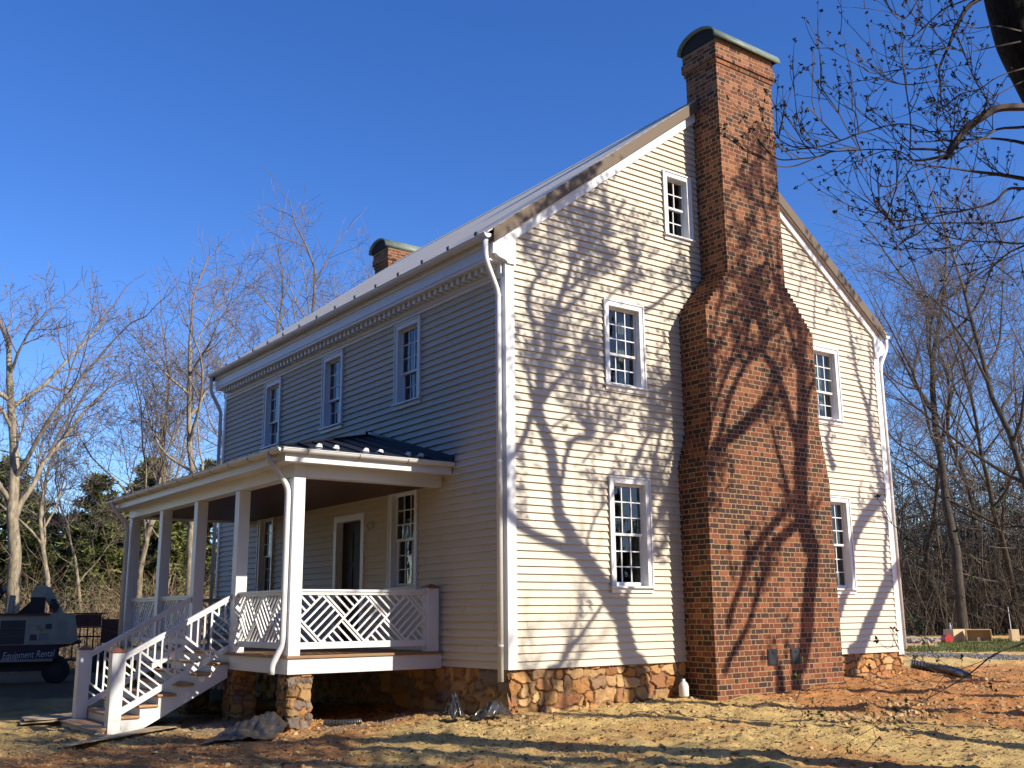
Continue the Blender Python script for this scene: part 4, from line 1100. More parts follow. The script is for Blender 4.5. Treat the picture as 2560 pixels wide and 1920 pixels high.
# unseen pines added left of and behind the camera to cut fill light and reflections
wd = MB(); srcs = []
for s_, h_ in ((41, 13.0), (42, 16.0)):
    root = make_pine(s_, h_); srcs.append([(list(ch.data.vertices), list(ch.data.polygons), ch) for ch in root.children])
    srcs[-1] = [([v.co.copy() for v in ch.data.vertices], [tuple(p.vertices) for p in ch.data.polygons]) for ch in root.children]
    for ch in list(root.children): bpy.data.objects.remove(ch)
    bpy.data.objects.remove(root)
spots = [(-16+rng.gauss(0,1.0), y+rng.gauss(0,.6)) for y in range(-22, 24, 3)]+[(-20+rng.gauss(0,1.2), y+rng.gauss(0,.8)) for y in range(-24, 30, 3)]+[(-17+2.0*k+rng.gauss(0,.5), -30+rng.gauss(0,1.5)-.1*k) for k in range(9)]+[(-15+2.1*k+rng.gauss(0,.4), -17.5-1.2*(k%2)+rng.gauss(0,.5)) for k in range(8)]+[(-22+3.4*k+rng.gauss(0,.8), -43-.25*k+rng.gauss(0,1.5)) for k in range(24)]+[(-20+3.4*k+rng.gauss(0,.8), -50+rng.gauss(0,1.5)) for k in range(24)]
spots = [(x, y) for x, y in spots if math.hypot(x-CAM.x, y-CAM.y) > 9.5]+[(-16+2.2*k, -24.5-.8*(k % 2)) for k in range(8)]
for k, (x, y) in enumerate(spots):
    for vs, fs in srcs[k % 2]:
        rotm = Matrix.Rotation(rng.uniform(0, 6.28), 3, 'Z'); s = rng.uniform(.85, 1.1)*(.62 if y < -38 else 1); o3 = Vector((x, y, gz_fast(x, y)-.1))
        wd.add([rotm @ (v*s)+o3 for v in vs], fs)
o = wd.build("woods", M['pine']); tag(o, kind="stuff")
# wooded rise behind everything
hb = MB(); nH = 64
for side, (ua, ub, dd, hh) in enumerate(((-900, 900, 100, 3.5), (1900, 3300, 95, 7.5))):
    base = []
    for i in range(nH+1):
        u = ua+(ub-ua)*i/nH; x, y = bearing(u, dd)
        for j in range(9):
            f = j/8; dx, dy = bearing(u, dd+90*f); e = math.sin(min(1, f*1.6)*math.pi/2)
            hb.v.append((dx, dy, -1.2+hh*e*(.8+.4*mnoise.noise(Vector((dx*.05, dy*.05, side))))+.6*mnoise.noise(Vector((dx*.4, dy*.4, 0)))*e))
    o_ = len(hb.v)-(nH+1)*9
    for i in range(nH):
        for j in range(8):
            q = o_+i*9+j; hb.f.append((q, q+9, q+10, q+1))
M['hill'] = simple("wooded_hill", (0.060, 0.048, 0.036), 0.95, 0.5, 0.35)
hill = hb.build("hills", M['hill'], smooth=True); tag(hill, kind="structure")

# the trees whose shadows lie on the gable: each limb stands on the sun's line through the wall
SHADOW_A=[[(2.68,-0.38,0.203),(2.5,-0.0,0.176),(2.39,0.35,0.163),(2.32,0.69,0.139),(2.23,0.88,0.17),(2.09,1.08,0.17),(1.87,1.33,0.13),(1.64,1.57,0.138),(1.49,1.74,0.141),(1.31,1.95,0.118),(1.19,2.16,0.118),(1.02,2.35,0.111),(0.99,2.59,0.096),(0.98,2.78,0.094),(0.96,2.9,0.096)],[(1.49,1.74,0.095),(1.23,1.81,0.09),(0.89,1.92,0.072),(0.52,2.04,0.068),(0.19,2.2,0.07),(0.02,2.31,0.06),(-0.21,2.46,0.042)],[(2.3,0.84,0.081),(2.41,0.94,0.068),(2.43,1.12,0.065),(2.51,1.38,0.06),(2.6,1.56,0.06),(2.81,1.69,0.046),(3.01,1.82,0.041),(3.28,1.95,0.034),(3.43,2.14,0.03),(3.48,2.4,0.021)],[(2.42,1.18,0.06),(2.58,1.73,0.054),(2.74,2.02,0.054),(2.88,2.12,0.043),(3.12,2.26,0.041),(3.28,2.5,0.035),(3.47,2.76,0.033),(3.57,2.94,0.024)],[(1.62,1.7,0.035),(1.62,1.84,0.034),(1.6,2.02,0.029),(1.71,2.24,0.027),(1.85,2.47,0.027),(2.08,2.69,0.024),(2.22,2.86,0.019)],[(2.74,2.02,0.054),(2.89,2.31,0.049),(3.06,2.8,0.051)],[(3.05,2.79,0.051),(3.12,3.18,0.045),(3.21,3.51,0.042),(3.39,3.96,0.036),(3.54,4.53,0.033),(3.62,4.86,0.023)],[(0.97,2.54,0.099),(0.96,2.83,0.101),(0.91,3.07,0.108),(0.89,3.33,0.101),(0.8,3.62,0.114),(0.68,3.87,0.101),(0.6,4.08,0.113),(0.61,4.25,0.108),(0.66,4.5,0.092),(0.67,4.74,0.09),(0.72,4.94,0.08),(0.85,5.16,0.076),(0.91,5.45,0.06),(0.97,5.71,0.065)],[(0.99,2.8,0.06),(1.11,3.04,0.048),(1.14,3.25,0.052),(1.23,3.46,0.047),(1.34,3.65,0.052),(1.5,3.71,0.054),(1.68,3.72,0.057),(1.71,3.79,0.049),(1.58,3.96,0.038),(1.48,4.12,0.027),(1.38,4.25,0.019)],[(1.71,3.76,0.035),(1.69,4.05,0.031),(1.7,4.33,0.03),(1.76,4.55,0.027),(1.83,4.87,0.024),(1.92,5.04,0.019),(2.03,5.16,0.014)],[(0.62,4.08,0.081),(0.48,4.01,0.07),(0.4,3.78,0.06),(0.3,3.58,0.058),(0.13,3.34,0.055),(-0.06,3.15,0.042)],[(0.68,4.23,0.065),(0.76,4.33,0.068),(0.92,4.53,0.054),(1.13,4.72,0.039),(1.37,4.92,0.033),(1.62,5.1,0.027),(1.87,5.27,0.019)],[(0.9,3.83,0.03),(1.14,4.0,0.022),(1.38,4.15,0.019),(1.57,4.33,0.014)],[(0.56,4.2,0.06),(0.49,4.39,0.054),(0.42,4.63,0.036),(0.44,4.84,0.029)],[(2.91,3.19,0.027),(2.75,3.48,0.027),(2.99,3.73,0.024),(3.25,4.17,0.021),(3.24,4.5,0.015)],[(1.53,3.28,0.027),(1.75,3.5,0.024),(2.09,3.78,0.024),(2.35,4.01,0.02),(2.42,4.28,0.015)],[(2.62,3.19,0.027),(2.81,3.48,0.024),(3.03,3.86,0.023),(3.28,4.22,0.018)],[(3.38,3.2,0.033),(3.57,3.54,0.03),(3.71,3.77,0.024)],[(0.97,5.71,0.068),(1.05,5.92,0.065),(1.17,6.2,0.061),(1.28,6.44,0.057),(1.37,6.67,0.052),(1.43,6.86,0.041),(1.57,7.07,0.041),(1.66,7.27,0.033),(1.58,7.52,0.024),(1.56,7.84,0.019),(1.58,8.25,0.015)],[(1.4,6.75,0.033),(1.37,6.94,0.024),(1.35,7.16,0.02),(1.31,7.46,0.018),(1.23,7.83,0.016)],[(1.48,6.83,0.042),(1.65,6.97,0.035),(1.79,7.09,0.038),(1.97,7.33,0.024),(2.12,7.59,0.014)],[(0.61,5.55,0.058),(0.51,5.63,0.054),(0.43,5.92,0.054),(0.54,6.26,0.046),(0.67,6.43,0.03),(0.83,6.7,0.024),(0.97,7.04,0.02),(1.01,7.53,0.015)],[(0.67,6.37,0.031),(0.6,6.57,0.03),(0.47,6.74,0.019),(0.35,6.95,0.014)],[(0.92,5.73,0.054),(1.18,5.86,0.046),(1.4,6.05,0.038),(1.63,6.28,0.033),(1.8,6.54,0.022),(1.86,6.77,0.015)],[(1.17,6.22,0.041),(1.52,6.46,0.036),(1.86,6.77,0.027),(2.24,7.03,0.019)],[(3.08,6.2,0.045),(3.4,6.39,0.039),(3.66,6.6,0.036),(3.95,6.81,0.03),(4.15,6.97,0.023)],[(1.77,5.63,0.027),(2.01,6.04,0.024),(2.42,6.49,0.024),(2.81,6.7,0.021),(2.92,7.04,0.014)]]
SHADOW_B=[[(0.67,-0.32,0.054),(0.96,0.01,0.057),(1.19,0.27,0.06),(1.45,0.51,0.054),(1.69,0.75,0.042),(1.88,0.94,0.039),(2.15,1.2,0.036),(2.32,1.44,0.038),(2.48,1.76,0.033)]]
SHADOW_C=[[(5.84,-0.45,0.131),(6.02,-0.1,0.155),(6.15,0.21,0.155),(6.24,0.51,0.167),(6.29,0.82,0.169),(6.38,1.14,0.155),(6.46,1.45,0.169),(6.55,1.77,0.155),(6.6,2.07,0.153)],[(5.4,-0.58,0.119),(5.4,-0.37,0.107),(5.38,-0.1,0.054),(5.34,0.0,0.036)],[(4.01,-0.17,0.065),(4.11,-0.0,0.065),(4.26,0.18,0.065),(4.54,0.47,0.065),(4.75,0.76,0.054),(4.86,0.98,0.069),(5.02,1.28,0.063),(5.18,1.51,0.067),(5.32,1.75,0.06)],[(4.16,0.6,0.072),(4.22,0.78,0.072),(4.37,1.05,0.065),(4.52,1.28,0.065),(4.7,1.73,0.054)],[(5.29,1.89,0.086),(5.78,2.21,0.094),(6.29,2.49,0.091),(6.52,2.39,0.114)],[(4.72,1.69,0.078),(5.21,2.18,0.08),(5.83,2.63,0.074),(6.09,2.87,0.069)],[(6.52,2.0,0.191),(6.33,2.62,0.182),(6.36,3.22,0.174),(6.42,3.77,0.174),(6.52,4.35,0.152),(6.58,4.92,0.141),(6.59,5.39,0.113),(6.63,5.8,0.08),(6.64,6.24,0.074),(6.59,6.68,0.066),(6.55,7.09,0.047)],[(6.59,5.39,0.087),(6.46,5.83,0.065),(6.3,6.34,0.054),(6.17,6.75,0.047),(6.12,7.19,0.038)],[(6.62,5.45,0.052),(6.78,5.97,0.047),(6.89,6.34,0.03),(6.91,6.67,0.022)],[(6.57,4.64,0.074),(6.71,4.85,0.066),(6.87,5.13,0.056),(7.02,5.29,0.042)],[(6.33,3.77,0.095),(6.31,3.96,0.091),(6.22,4.32,0.091),(6.09,4.72,0.091),(5.92,5.13,0.088),(5.74,5.42,0.087),(5.55,5.59,0.065),(5.58,5.93,0.061),(5.44,6.2,0.052),(5.34,6.47,0.04),(5.33,6.81,0.032)],[(3.78,3.25,0.054),(3.86,3.41,0.054),(4.2,3.96,0.054),(4.52,4.68,0.06),(4.83,5.13,0.056),(5.22,5.6,0.052),(5.57,5.85,0.048),(6.12,6.28,0.039),(6.54,6.55,0.026)],[(3.98,4.09,0.04),(4.12,4.5,0.044),(4.56,5.23,0.04),(4.91,5.61,0.04),(5.15,6.15,0.036),(5.48,6.64,0.035),(5.86,7.14,0.026)],[(4.08,4.37,0.033),(4.26,4.79,0.036),(4.57,5.34,0.034),(4.89,5.89,0.03),(5.29,6.4,0.024)],[(4.0,5.32,0.036),(4.37,5.7,0.033),(4.63,6.12,0.034),(5.03,6.59,0.03),(5.35,7.05,0.024)],[(4.04,5.62,0.029),(4.1,5.77,0.03),(4.38,6.36,0.028),(4.58,6.9,0.024)],[(3.9,3.44,0.072),(4.18,3.72,0.08),(4.86,4.18,0.119),(5.38,4.62,0.109),(5.69,4.93,0.072),(5.94,5.3,0.044)],[(5.95,2.92,0.061),(5.84,3.46,0.052),(5.71,3.85,0.043),(5.63,4.26,0.03)]]
SHADOW_D=[[(8.42,-0.23,0.245),(8.64,0.02,0.235),(9.04,0.52,0.235),(9.33,0.83,0.198),(9.63,1.19,0.213),(9.95,1.49,0.213),(10.28,1.76,0.177),(10.59,2.11,0.163)],[(9.8,1.37,0.091),(9.78,1.55,0.081),(9.83,2.09,0.066),(9.96,2.58,0.068),(9.88,2.95,0.061),(9.87,3.26,0.06)],[(8.03,0.67,0.122),(8.2,0.93,0.13),(8.38,1.27,0.174),(8.51,1.53,0.179),(8.61,1.94,0.169),(8.79,2.3,0.169),(9.14,2.67,0.179),(9.59,3.02,0.192),(9.9,3.26,0.168),(9.86,3.5,0.091),(9.77,3.97,0.076),(9.73,4.44,0.071)],[(8.3,3.7,0.116),(8.19,3.99,0.094),(8.14,4.35,0.071)],[(9.68,4.17,0.093),(9.66,4.48,0.089),(9.68,4.9,0.095),(9.53,5.37,0.068),(9.37,5.8,0.057),(9.31,6.28,0.052),(9.22,6.89,0.041),(9.1,7.34,0.025)],[(9.71,5.12,0.068),(9.85,5.67,0.055),(9.9,6.22,0.05),(9.86,6.55,0.03)],[(8.21,4.4,0.059),(8.27,4.55,0.055),(8.14,4.75,0.034)],[(8.0,6.64,0.042),(8.04,7.02,0.035),(8.15,7.63,0.03),(8.22,8.13,0.021)],[(7.51,7.25,0.035),(7.68,7.68,0.027),(7.63,8.02,0.018)],[(8.87,7.11,0.025),(8.59,7.6,0.019)]]
NEAR_TREE=[[(1.15,-8.26,2.13,0.265),(1.02,-8.42,3.07,0.257),(0.88,-8.58,4.01,0.249),(0.75,-8.69,4.8,0.241),(0.6,-8.76,5.42,0.233),(0.43,-8.76,5.86,0.225),(0.3,-8.73,6.13,0.225),(0.14,-8.7,6.45,0.233),(-0.01,-8.7,6.84,0.217),(-0.16,-8.7,7.23,0.185),(-0.29,-8.71,7.63,0.161)],[(0.44,-8.85,5.71,0.037),(0.21,-8.79,5.71,0.035),(-0.01,-8.72,5.66,0.033),(-0.29,-8.61,5.61,0.033),(-0.48,-8.55,5.49,0.032),(-0.69,-8.45,5.31,0.029),(-0.85,-8.38,5.08,0.03),(-0.95,-8.39,5.0,0.022)],[(-0.95,-8.4,5.02,0.018),(-1.1,-8.37,4.96,0.013),(-1.31,-8.29,4.91,0.012),(-1.43,-8.3,4.92,0.007),(-1.59,-8.28,4.94,0.007),(-1.83,-8.19,4.92,0.006),(-2.01,-8.14,4.88,0.006),(-2.23,-8.06,4.84,0.005),(-2.37,-8.03,4.77,0.004),(-2.57,-7.96,4.72,0.004),(-2.78,-7.89,4.69,0.003),(-2.97,-7.87,4.79,0.003)],[(-2.36,-8.06,4.78,0.004),(-2.5,-7.99,4.7,0.004),(-2.64,-7.92,4.64,0.003),(-2.77,-7.87,4.63,0.003),(-2.88,-7.85,4.67,0.003),(-3.01,-7.82,4.71,0.002)],[(-0.96,-8.4,5.05,0.015),(-1.15,-8.38,5.03,0.013),(-1.41,-8.31,4.99,0.011)],[(-0.94,-8.42,5.08,0.01),(-1.07,-8.41,5.15,0.007),(-1.23,-8.37,5.22,0.007),(-1.38,-8.32,5.24,0.007),(-1.55,-8.25,5.22,0.007),(-1.74,-8.15,5.15,0.006),(-1.89,-8.08,5.09,0.005),(-2.03,-8.01,5.02,0.005),(-2.24,-7.9,4.94,0.004),(-2.41,-7.82,4.92,0.004),(-2.57,-7.77,4.97,0.003),(-2.66,-7.78,5.02,0.002)],[(-1.04,-8.44,4.96,0.007),(-1.24,-8.37,4.86,0.004),(-1.41,-8.34,4.82,0.004),(-1.54,-8.3,4.67,0.004),(-1.7,-8.26,4.57,0.003),(-1.86,-8.24,4.54,0.002)],[(-1.4,-8.31,4.99,0.007),(-1.43,-8.36,5.22,0.006),(-1.47,-8.38,5.4,0.005),(-1.52,-8.4,5.62,0.004),(-1.58,-8.44,5.9,0.003)],[(-1.96,-8.14,4.92,0.004),(-2.05,-8.1,5.11,0.004),(-2.12,-8.06,5.29,0.004),(-2.22,-8.0,5.48,0.003),(-2.22,-7.99,5.55,0.003)],[(-2.18,-8.11,4.95,0.004),(-2.3,-8.09,5.03,0.004),(-2.46,-8.05,5.17,0.003),(-2.52,-8.05,5.18,0.002)],[(-2.36,-7.97,4.89,0.004),(-2.46,-7.92,5.0,0.003),(-2.47,-7.92,5.05,0.002)],[(-1.97,-8.17,5.04,0.004),(-1.97,-8.16,5.24,0.003),(-1.98,-8.1,5.32,0.002)],[(-0.19,-8.71,6.88,0.032),(-0.45,-8.55,6.72,0.024),(-0.6,-8.46,6.47,0.02),(-0.7,-8.42,6.26,0.016),(-0.81,-8.35,5.99,0.012),(-0.85,-8.36,5.82,0.008),(-0.87,-8.36,5.6,0.005)],[(-0.93,-8.42,5.96,0.006),(-1.13,-8.32,5.89,0.005),(-1.31,-8.24,5.86,0.005),(-1.55,-8.11,5.8,0.004),(-1.69,-8.08,5.84,0.002)],[(-0.91,-8.39,5.81,0.006),(-1.11,-8.3,5.75,0.006),(-1.27,-8.23,5.72,0.005),(-1.48,-8.15,5.74,0.004),(-1.62,-8.11,5.74,0.002)],[(-0.41,-8.65,6.79,0.011),(-0.64,-8.52,6.67,0.008),(-0.81,-8.45,6.57,0.006),(-0.97,-8.36,6.4,0.005),(-1.1,-8.31,6.27,0.004),(-1.2,-8.28,6.19,0.002)],[(-0.9,-8.28,6.77,0.006),(-0.98,-8.26,6.66,0.005),(-1.06,-8.22,6.53,0.005),(-1.16,-8.2,6.46,0.005),(-1.27,-8.19,6.5,0.004),(-1.36,-8.2,6.56,0.003),(-1.43,-8.23,6.6,0.002)],[(0.67,-8.76,5.69,0.024),(0.23,-8.58,5.57,0.016),(-0.1,-8.49,5.49,0.013),(-0.34,-8.45,5.34,0.01),(-0.59,-8.41,5.2,0.008),(-0.95,-8.29,5.08,0.005)],[(0.98,-8.65,5.39,0.028),(0.43,-8.47,5.49,0.018),(0.01,-8.34,5.48,0.011),(-0.31,-8.27,5.4,0.008),(-0.7,-8.16,5.33,0.005)],[(1.04,-8.6,5.07,0.033),(0.72,-8.51,5.11,0.026),(0.43,-8.42,5.12,0.023),(0.12,-8.33,5.12,0.019),(-0.17,-8.24,5.11,0.014),(-0.43,-8.17,5.1,0.009),(-0.72,-8.08,5.09,0.005)],[(0.85,-8.67,4.9,0.024),(0.51,-8.56,4.99,0.019),(0.27,-8.49,4.95,0.016),(0.06,-8.44,4.91,0.014),(-0.12,-8.39,4.76,0.012),(-0.32,-8.33,4.67,0.01),(-0.62,-8.2,4.58,0.008),(-0.87,-8.11,4.5,0.007),(-1.08,-8.06,4.45,0.005),(-1.3,-8.0,4.42,0.004),(-1.48,-8.0,4.46,0.003),(-1.6,-8.03,4.49,0.002)],[(-0.87,-8.19,4.5,0.006),(-1.07,-8.12,4.31,0.005),(-1.27,-8.07,4.2,0.004),(-1.45,-8.05,4.16,0.003)],[(0.78,-8.6,4.83,0.016),(0.32,-8.43,4.68,0.011),(-0.02,-8.34,4.57,0.009),(-0.55,-8.15,4.51,0.006),(-0.94,-8.05,4.44,0.005),(-1.25,-7.99,4.33,0.003)],[(0.91,-8.61,4.52,0.018),(0.36,-8.38,4.42,0.011),(-0.0,-8.31,4.38,0.009),(-0.4,-8.21,4.34,0.007),(-0.74,-8.16,4.34,0.005),(-1.0,-8.18,4.37,0.003)],[(-0.05,-8.29,4.55,0.006),(-0.24,-8.26,4.46,0.006),(-0.42,-8.21,4.31,0.005),(-0.69,-8.12,4.23,0.005),(-0.96,-8.04,4.19,0.004),(-1.15,-8.02,4.19,0.002)],[(0.86,-8.61,4.64,0.021),(0.42,-8.35,4.42,0.011),(0.2,-8.29,4.31,0.008),(0.02,-8.24,4.17,0.006),(-0.16,-8.2,4.02,0.004)],[(-0.28,-8.55,5.62,0.008),(-0.53,-8.55,5.83,0.006),(-0.72,-8.58,5.99,0.005),(-0.9,-8.62,6.15,0.004)],[(-0.14,-8.83,6.27,0.009),(-0.41,-8.67,6.19,0.007),(-0.64,-8.55,6.12,0.005),(-0.84,-8.47,6.14,0.004),(-1.0,-8.4,6.07,0.002)],[(0.06,-8.8,6.08,0.009),(-0.23,-8.62,5.96,0.007),(-0.41,-8.51,5.82,0.005),(-0.61,-8.4,5.74,0.004),(-0.76,-8.31,5.58,0.002)],[(-0.06,-8.81,6.42,0.009),(-0.31,-8.69,6.45,0.007),(-0.52,-8.59,6.4,0.005),(-0.72,-8.52,6.46,0.004),(-0.9,-8.43,6.36,0.002)],[(0.1,-8.8,5.99,0.009),(-0.14,-8.65,5.84,0.006),(-0.33,-8.53,5.7,0.005),(-0.48,-8.43,5.49,0.004),(-0.63,-8.36,5.42,0.002)]]
SPRIGS=[[(-3.72,-10.57,0.88,0.01),(-4.02,-10.45,0.74,0.008),(-4.25,-10.4,0.66,0.007),(-4.47,-10.36,0.61,0.006),(-4.68,-10.32,0.51,0.005),(-4.93,-10.25,0.41,0.004),(-5.1,-10.26,0.38,0.003),(-5.26,-10.28,0.35,0.002),(-5.46,-10.26,0.29,0.002),(-5.61,-10.28,0.26,0.001)],[(-4.33,-10.29,0.6,0.004),(-4.54,-10.28,0.56,0.003),(-4.76,-10.26,0.52,0.003),(-4.98,-10.25,0.49,0.002),(-5.21,-10.22,0.47,0.002),(-5.37,-10.25,0.44,0.001)],[(-4.73,-10.24,0.52,0.003),(-4.87,-10.23,0.42,0.003),(-4.99,-10.25,0.36,0.002),(-5.11,-10.28,0.31,0.002),(-5.2,-10.31,0.2,0.001)],[(-4.73,-10.24,0.52,0.002),(-4.89,-10.22,0.56,0.002),(-5.04,-10.22,0.62,0.002),(-5.16,-10.26,0.69,0.002),(-5.25,-10.3,0.74,0.001)],[(-4.93,-10.35,0.55,0.002),(-5.01,-10.37,0.61,0.002),(-5.09,-10.39,0.67,0.001)],[(-4.75,-10.5,0.61,0.002),(-4.81,-10.49,0.51,0.002),(-4.84,-10.51,0.45,0.001)],[(-5.45,-10.06,0.41,0.001),(-5.49,-10.05,0.37,0.001),(-5.54,-10.04,0.36,0.001),(-5.6,-10.03,0.38,0.001),(-5.65,-10.04,0.43,0.001)],[(-5.09,-10.3,0.32,0.001),(-5.12,-10.33,0.29,0.001),(-5.17,-10.35,0.27,0.001)],[(-5.26,-10.29,0.3,0.001),(-5.36,-10.27,0.27,0.001),(-5.47,-10.25,0.25,0.001)],[(-1.52,-9.28,1.43,0.014),(-1.88,-9.22,1.44,0.012),(-2.16,-9.22,1.43,0.01),(-2.44,-9.22,1.45,0.007),(-2.77,-9.21,1.54,0.005),(-2.98,-9.28,1.62,0.003)],[(-1.42,-9.22,0.93,0.013),(-1.81,-9.14,1.01,0.01),(-2.04,-9.15,1.02,0.008),(-2.34,-9.12,1.05,0.006),(-2.65,-9.09,1.1,0.005),(-2.87,-9.11,1.1,0.004),(-3.1,-9.13,1.12,0.003),(-3.32,-9.16,1.16,0.002)],[(-1.84,-9.34,0.65,0.011),(-2.14,-9.28,0.75,0.007),(-2.4,-9.24,0.85,0.005),(-2.58,-9.24,0.87,0.005),(-2.81,-9.22,0.92,0.004),(-3.05,-9.2,1.04,0.002),(-3.23,-9.21,1.1,0.001)],[(-2.58,-9.05,1.1,0.003),(-2.75,-9.11,1.14,0.003),(-2.97,-9.14,1.22,0.002),(-3.18,-9.16,1.25,0.001)],[(-1.91,-9.23,1.35,0.007),(-2.16,-9.22,1.39,0.005),(-2.47,-9.19,1.48,0.004),(-2.77,-9.17,1.59,0.002)],[(-1.9,-9.22,1.28,0.005),(-2.35,-9.26,1.27,0.004),(-2.77,-9.34,1.28,0.003)]]
def twigs_on(mb, buds, pts, rad, rng, n, ln, level=1, bud=None, upb=.4, rt=.006, bn=(2, 4)):
    for k in range(n):
        i = rng.randint(max(0, len(pts)//3), len(pts)-2); p = pts[i].lerp(pts[i+1], rng.random())
        d = (pts[i+1]-pts[i]).normalized(); ax = rot_about(d.orthogonal().normalized(), d, rng.uniform(0, 6.28))
        dd = (rot_about(d, ax, math.radians(rng.uniform(25, 65)))+Vector((0, 0, upb))).normalized(); l = ln*rng.uniform(.4, 1.2)
        q = [p]
        for s in range(4):
            dd = (dd+Vector((rng.gauss(0,.12), rng.gauss(0,.12), rng.gauss(0,.12)+.06))).normalized(); q.append(q[-1]+dd*l/4)
        mb.tube(q, [rt, rt*.85, rt*.7, rt*.55, rt*.4], 3, cap=False)
        if buds is not None:
            for j in range(rng.randint(*bn)):
                bb = q[-1] if j == 0 else q[rng.randint(1, 3)].lerp(q[4], rng.random())
                bud_cluster(buds, bb, rng, bud)
        if level > 0: twigs_on(mb, buds, q, None, rng, 2, l*.6, level-1, bud, upb, rt*.75, bn)
def bud_cluster(mb, p, rng, s):
    for k in range(rng.randint(5, 9)):
        d = Vector((rng.gauss(0,1), rng.gauss(0,1), rng.gauss(0,1)+.3)).normalized(); l = s*rng.uniform(.6, 1.3); w = d.orthogonal().normalized(); w = rot_about(w, d, rng.uniform(0, 6.28))*l*.30
        c = p+d*l*.5; mb.add([p, c+w, p+d*l, c-w], [(0,1,2,3)])
def smooth_path(pts, rad, sub=3):
    out, ro = [], []
    n = len(pts)
    for i in range(n-1):
        p0 = pts[max(0, i-1)]; p1 = pts[i]; p2 = pts[i+1]; p3 = pts[min(n-1, i+2)]
        for k in range(sub):
            t = k/sub; t2 = t*t; t3 = t2*t
            out.append(.5*((2*p1)+(p2-p0)*t+(2*p0-5*p1+4*p2-p3)*t2+(3*p1-p0-3*p2+p3)*t3)); ro.append(rad[i]+(rad[i+1]-rad[i])*t)
    out.append(pts[-1]); ro.append(rad[-1]); return out, ro
def shadow_tree(limbs, T, wall_y, seed, label, base_drop, group, ntw, rk=.82, tl=.8, bs=.05):
    rng = random.Random(seed); t, c, bd = MB(), MB(), MB()
    first = None
    for li, limb in enumerate(limbs):
        pts, rad = [], []
        dt = 0 if li == 0 else rng.uniform(-.8, .8)
        n = len(limb)
        for i, (x, z, r) in enumerate(limb):
            tt = T+dt*i/max(1, n-1)+(rng.uniform(-.06, .06) if li else 0)
            pts.append(Vector((x+.44*tt, wall_y-tt, z+.66*tt))); rad.append(r*rk)
        if li == 0:
            # carry the stem down to the soil
            p = pts[0]; gx_, gy_ = p.x+base_drop[0], p.y+base_drop[1]; g = gz(gx_, gy_)-.2
            first = Vector((gx_, gy_, g))
            low = [first, first.lerp(p, .12)+Vector((.02,0,0)), first.lerp(p, .5)+Vector((base_drop[0]*-.15, 0, 0))]
            pts = low+pts; rad = [rad[0]*1.7, rad[0]*1.25, rad[0]*1.1]+rad
        pts, rad = smooth_path(pts, rad)
        (t if max(rad) > .045 else c).tube(pts, rad, sides(max(rad)), cap=False)
        if max(rad) < .16 or li > 0:
            L_ = sum((b_-a_).length for a_, b_ in zip(pts[:-1], pts[1:]))
            twigs_on(c, bd, pts[len(pts)//4:] if len(pts) > 6 else pts, rad, rng, max(3, int(L_*ntw)), tl, 1, bs)
    org = tuple(first)
    root = empty("bare_tree", org); tag(root, label, "tree", group)
    for m, nm, mt in ((t, "trunk", M['bark_dark']), (c, "crown", M['twig_dark']), (bd, "buds", M['bud'])):
        if m.v:
            o = m.build(nm, mt, root, smooth=(nm == "trunk"), origin=org)
            if nm == "buds": o["kind"] = "stuff"
    return root
GS = "budding trees in front of the gable, outside the photo"
shadow_tree(SHADOW_A, 8.2, 0, 61, "spreading budding tree that throws the broad shadow left of the gable windows", (.3, -.2), GS, 16.0, rk=1.08, tl=.95, bs=.06)
shadow_tree(SHADOW_B, 7.8, 0, 62, "slender leaning stem that throws the thin slanting shadow on the foundation", (.6, -.3), GS, 1.0)
SHADOW_C += [[(6.0,6.6,.034),(5.95,7.6,.026),(5.8,8.8,.02),(5.72,9.9,.01)],[(5.93,7.3,.024),(5.55,8.1,.018),(5.3,8.9,.01)],[(6.05,7.0,.024),(6.2,8.3,.018),(6.16,9.5,.01)],[(5.9,6.7,.024),(5.5,7.3,.018),(5.1,8.0,.01)]]
shadow_tree(SHADOW_C, 9.3, -.7, 63, "tall budding tree that throws its trunk shadow up the brick chimney", (.2, -.2), GS, 9.0, rk=1.1, tl=.7, bs=.06)
shadow_tree(SHADOW_D, 7.4, 0, 64, "leaning tree that throws the forked shadow on the gable's rear end", (-.5, -.3), GS, 6.0)

# the budding tree at the right edge, in the photo
def traced_tree(name, limbs, seed, label, cat, nt, ln, bud, leafm, barkm, twigm, rootless=False, trunk_n=1, rt=.005, minr=.0, bn=(1, 2)):
    rng = random.Random(seed); t, c, bd = MB(), MB(), MB()
    base = Vector(limbs[0][0][:3]); base.z = gz(base.x, base.y)-.15
    for li, limb in enumerate(limbs):
        pts = [Vector(q[:3]) for q in limb]; rad = [max(minr, q[3]) for q in limb]
        if li == 0:
            pts = [base, base.lerp(pts[0], .15)]+pts; rad = [rad[0]*1.35, rad[0]*1.12]+rad
        pts, rad = smooth_path(pts, rad, 4)
        (t if li < trunk_n else c).tube(pts, rad, sides(max(rad)) if li else 16, cap=False)
        if li >= trunk_n:
            L_ = sum((b_-a_).length for a_, b_ in zip(pts[:-1], pts[1:]))
            twigs_on(c, bd, pts, rad, rng, max(2, int(L_*nt)), ln, 1, bud, .45, rt, bn)
    root = empty(name, tuple(base)); tag(root, label, cat)
    for m, nm, mt in ((t, "trunk", barkm), (c, "crown", twigm), (bd, "buds", leafm)):
        if m.v:
            o = m.build(nm, mt, root, smooth=(nm == "trunk"), origin=tuple(base))
            if nm == "buds": o["kind"] = "stuff"
    return root
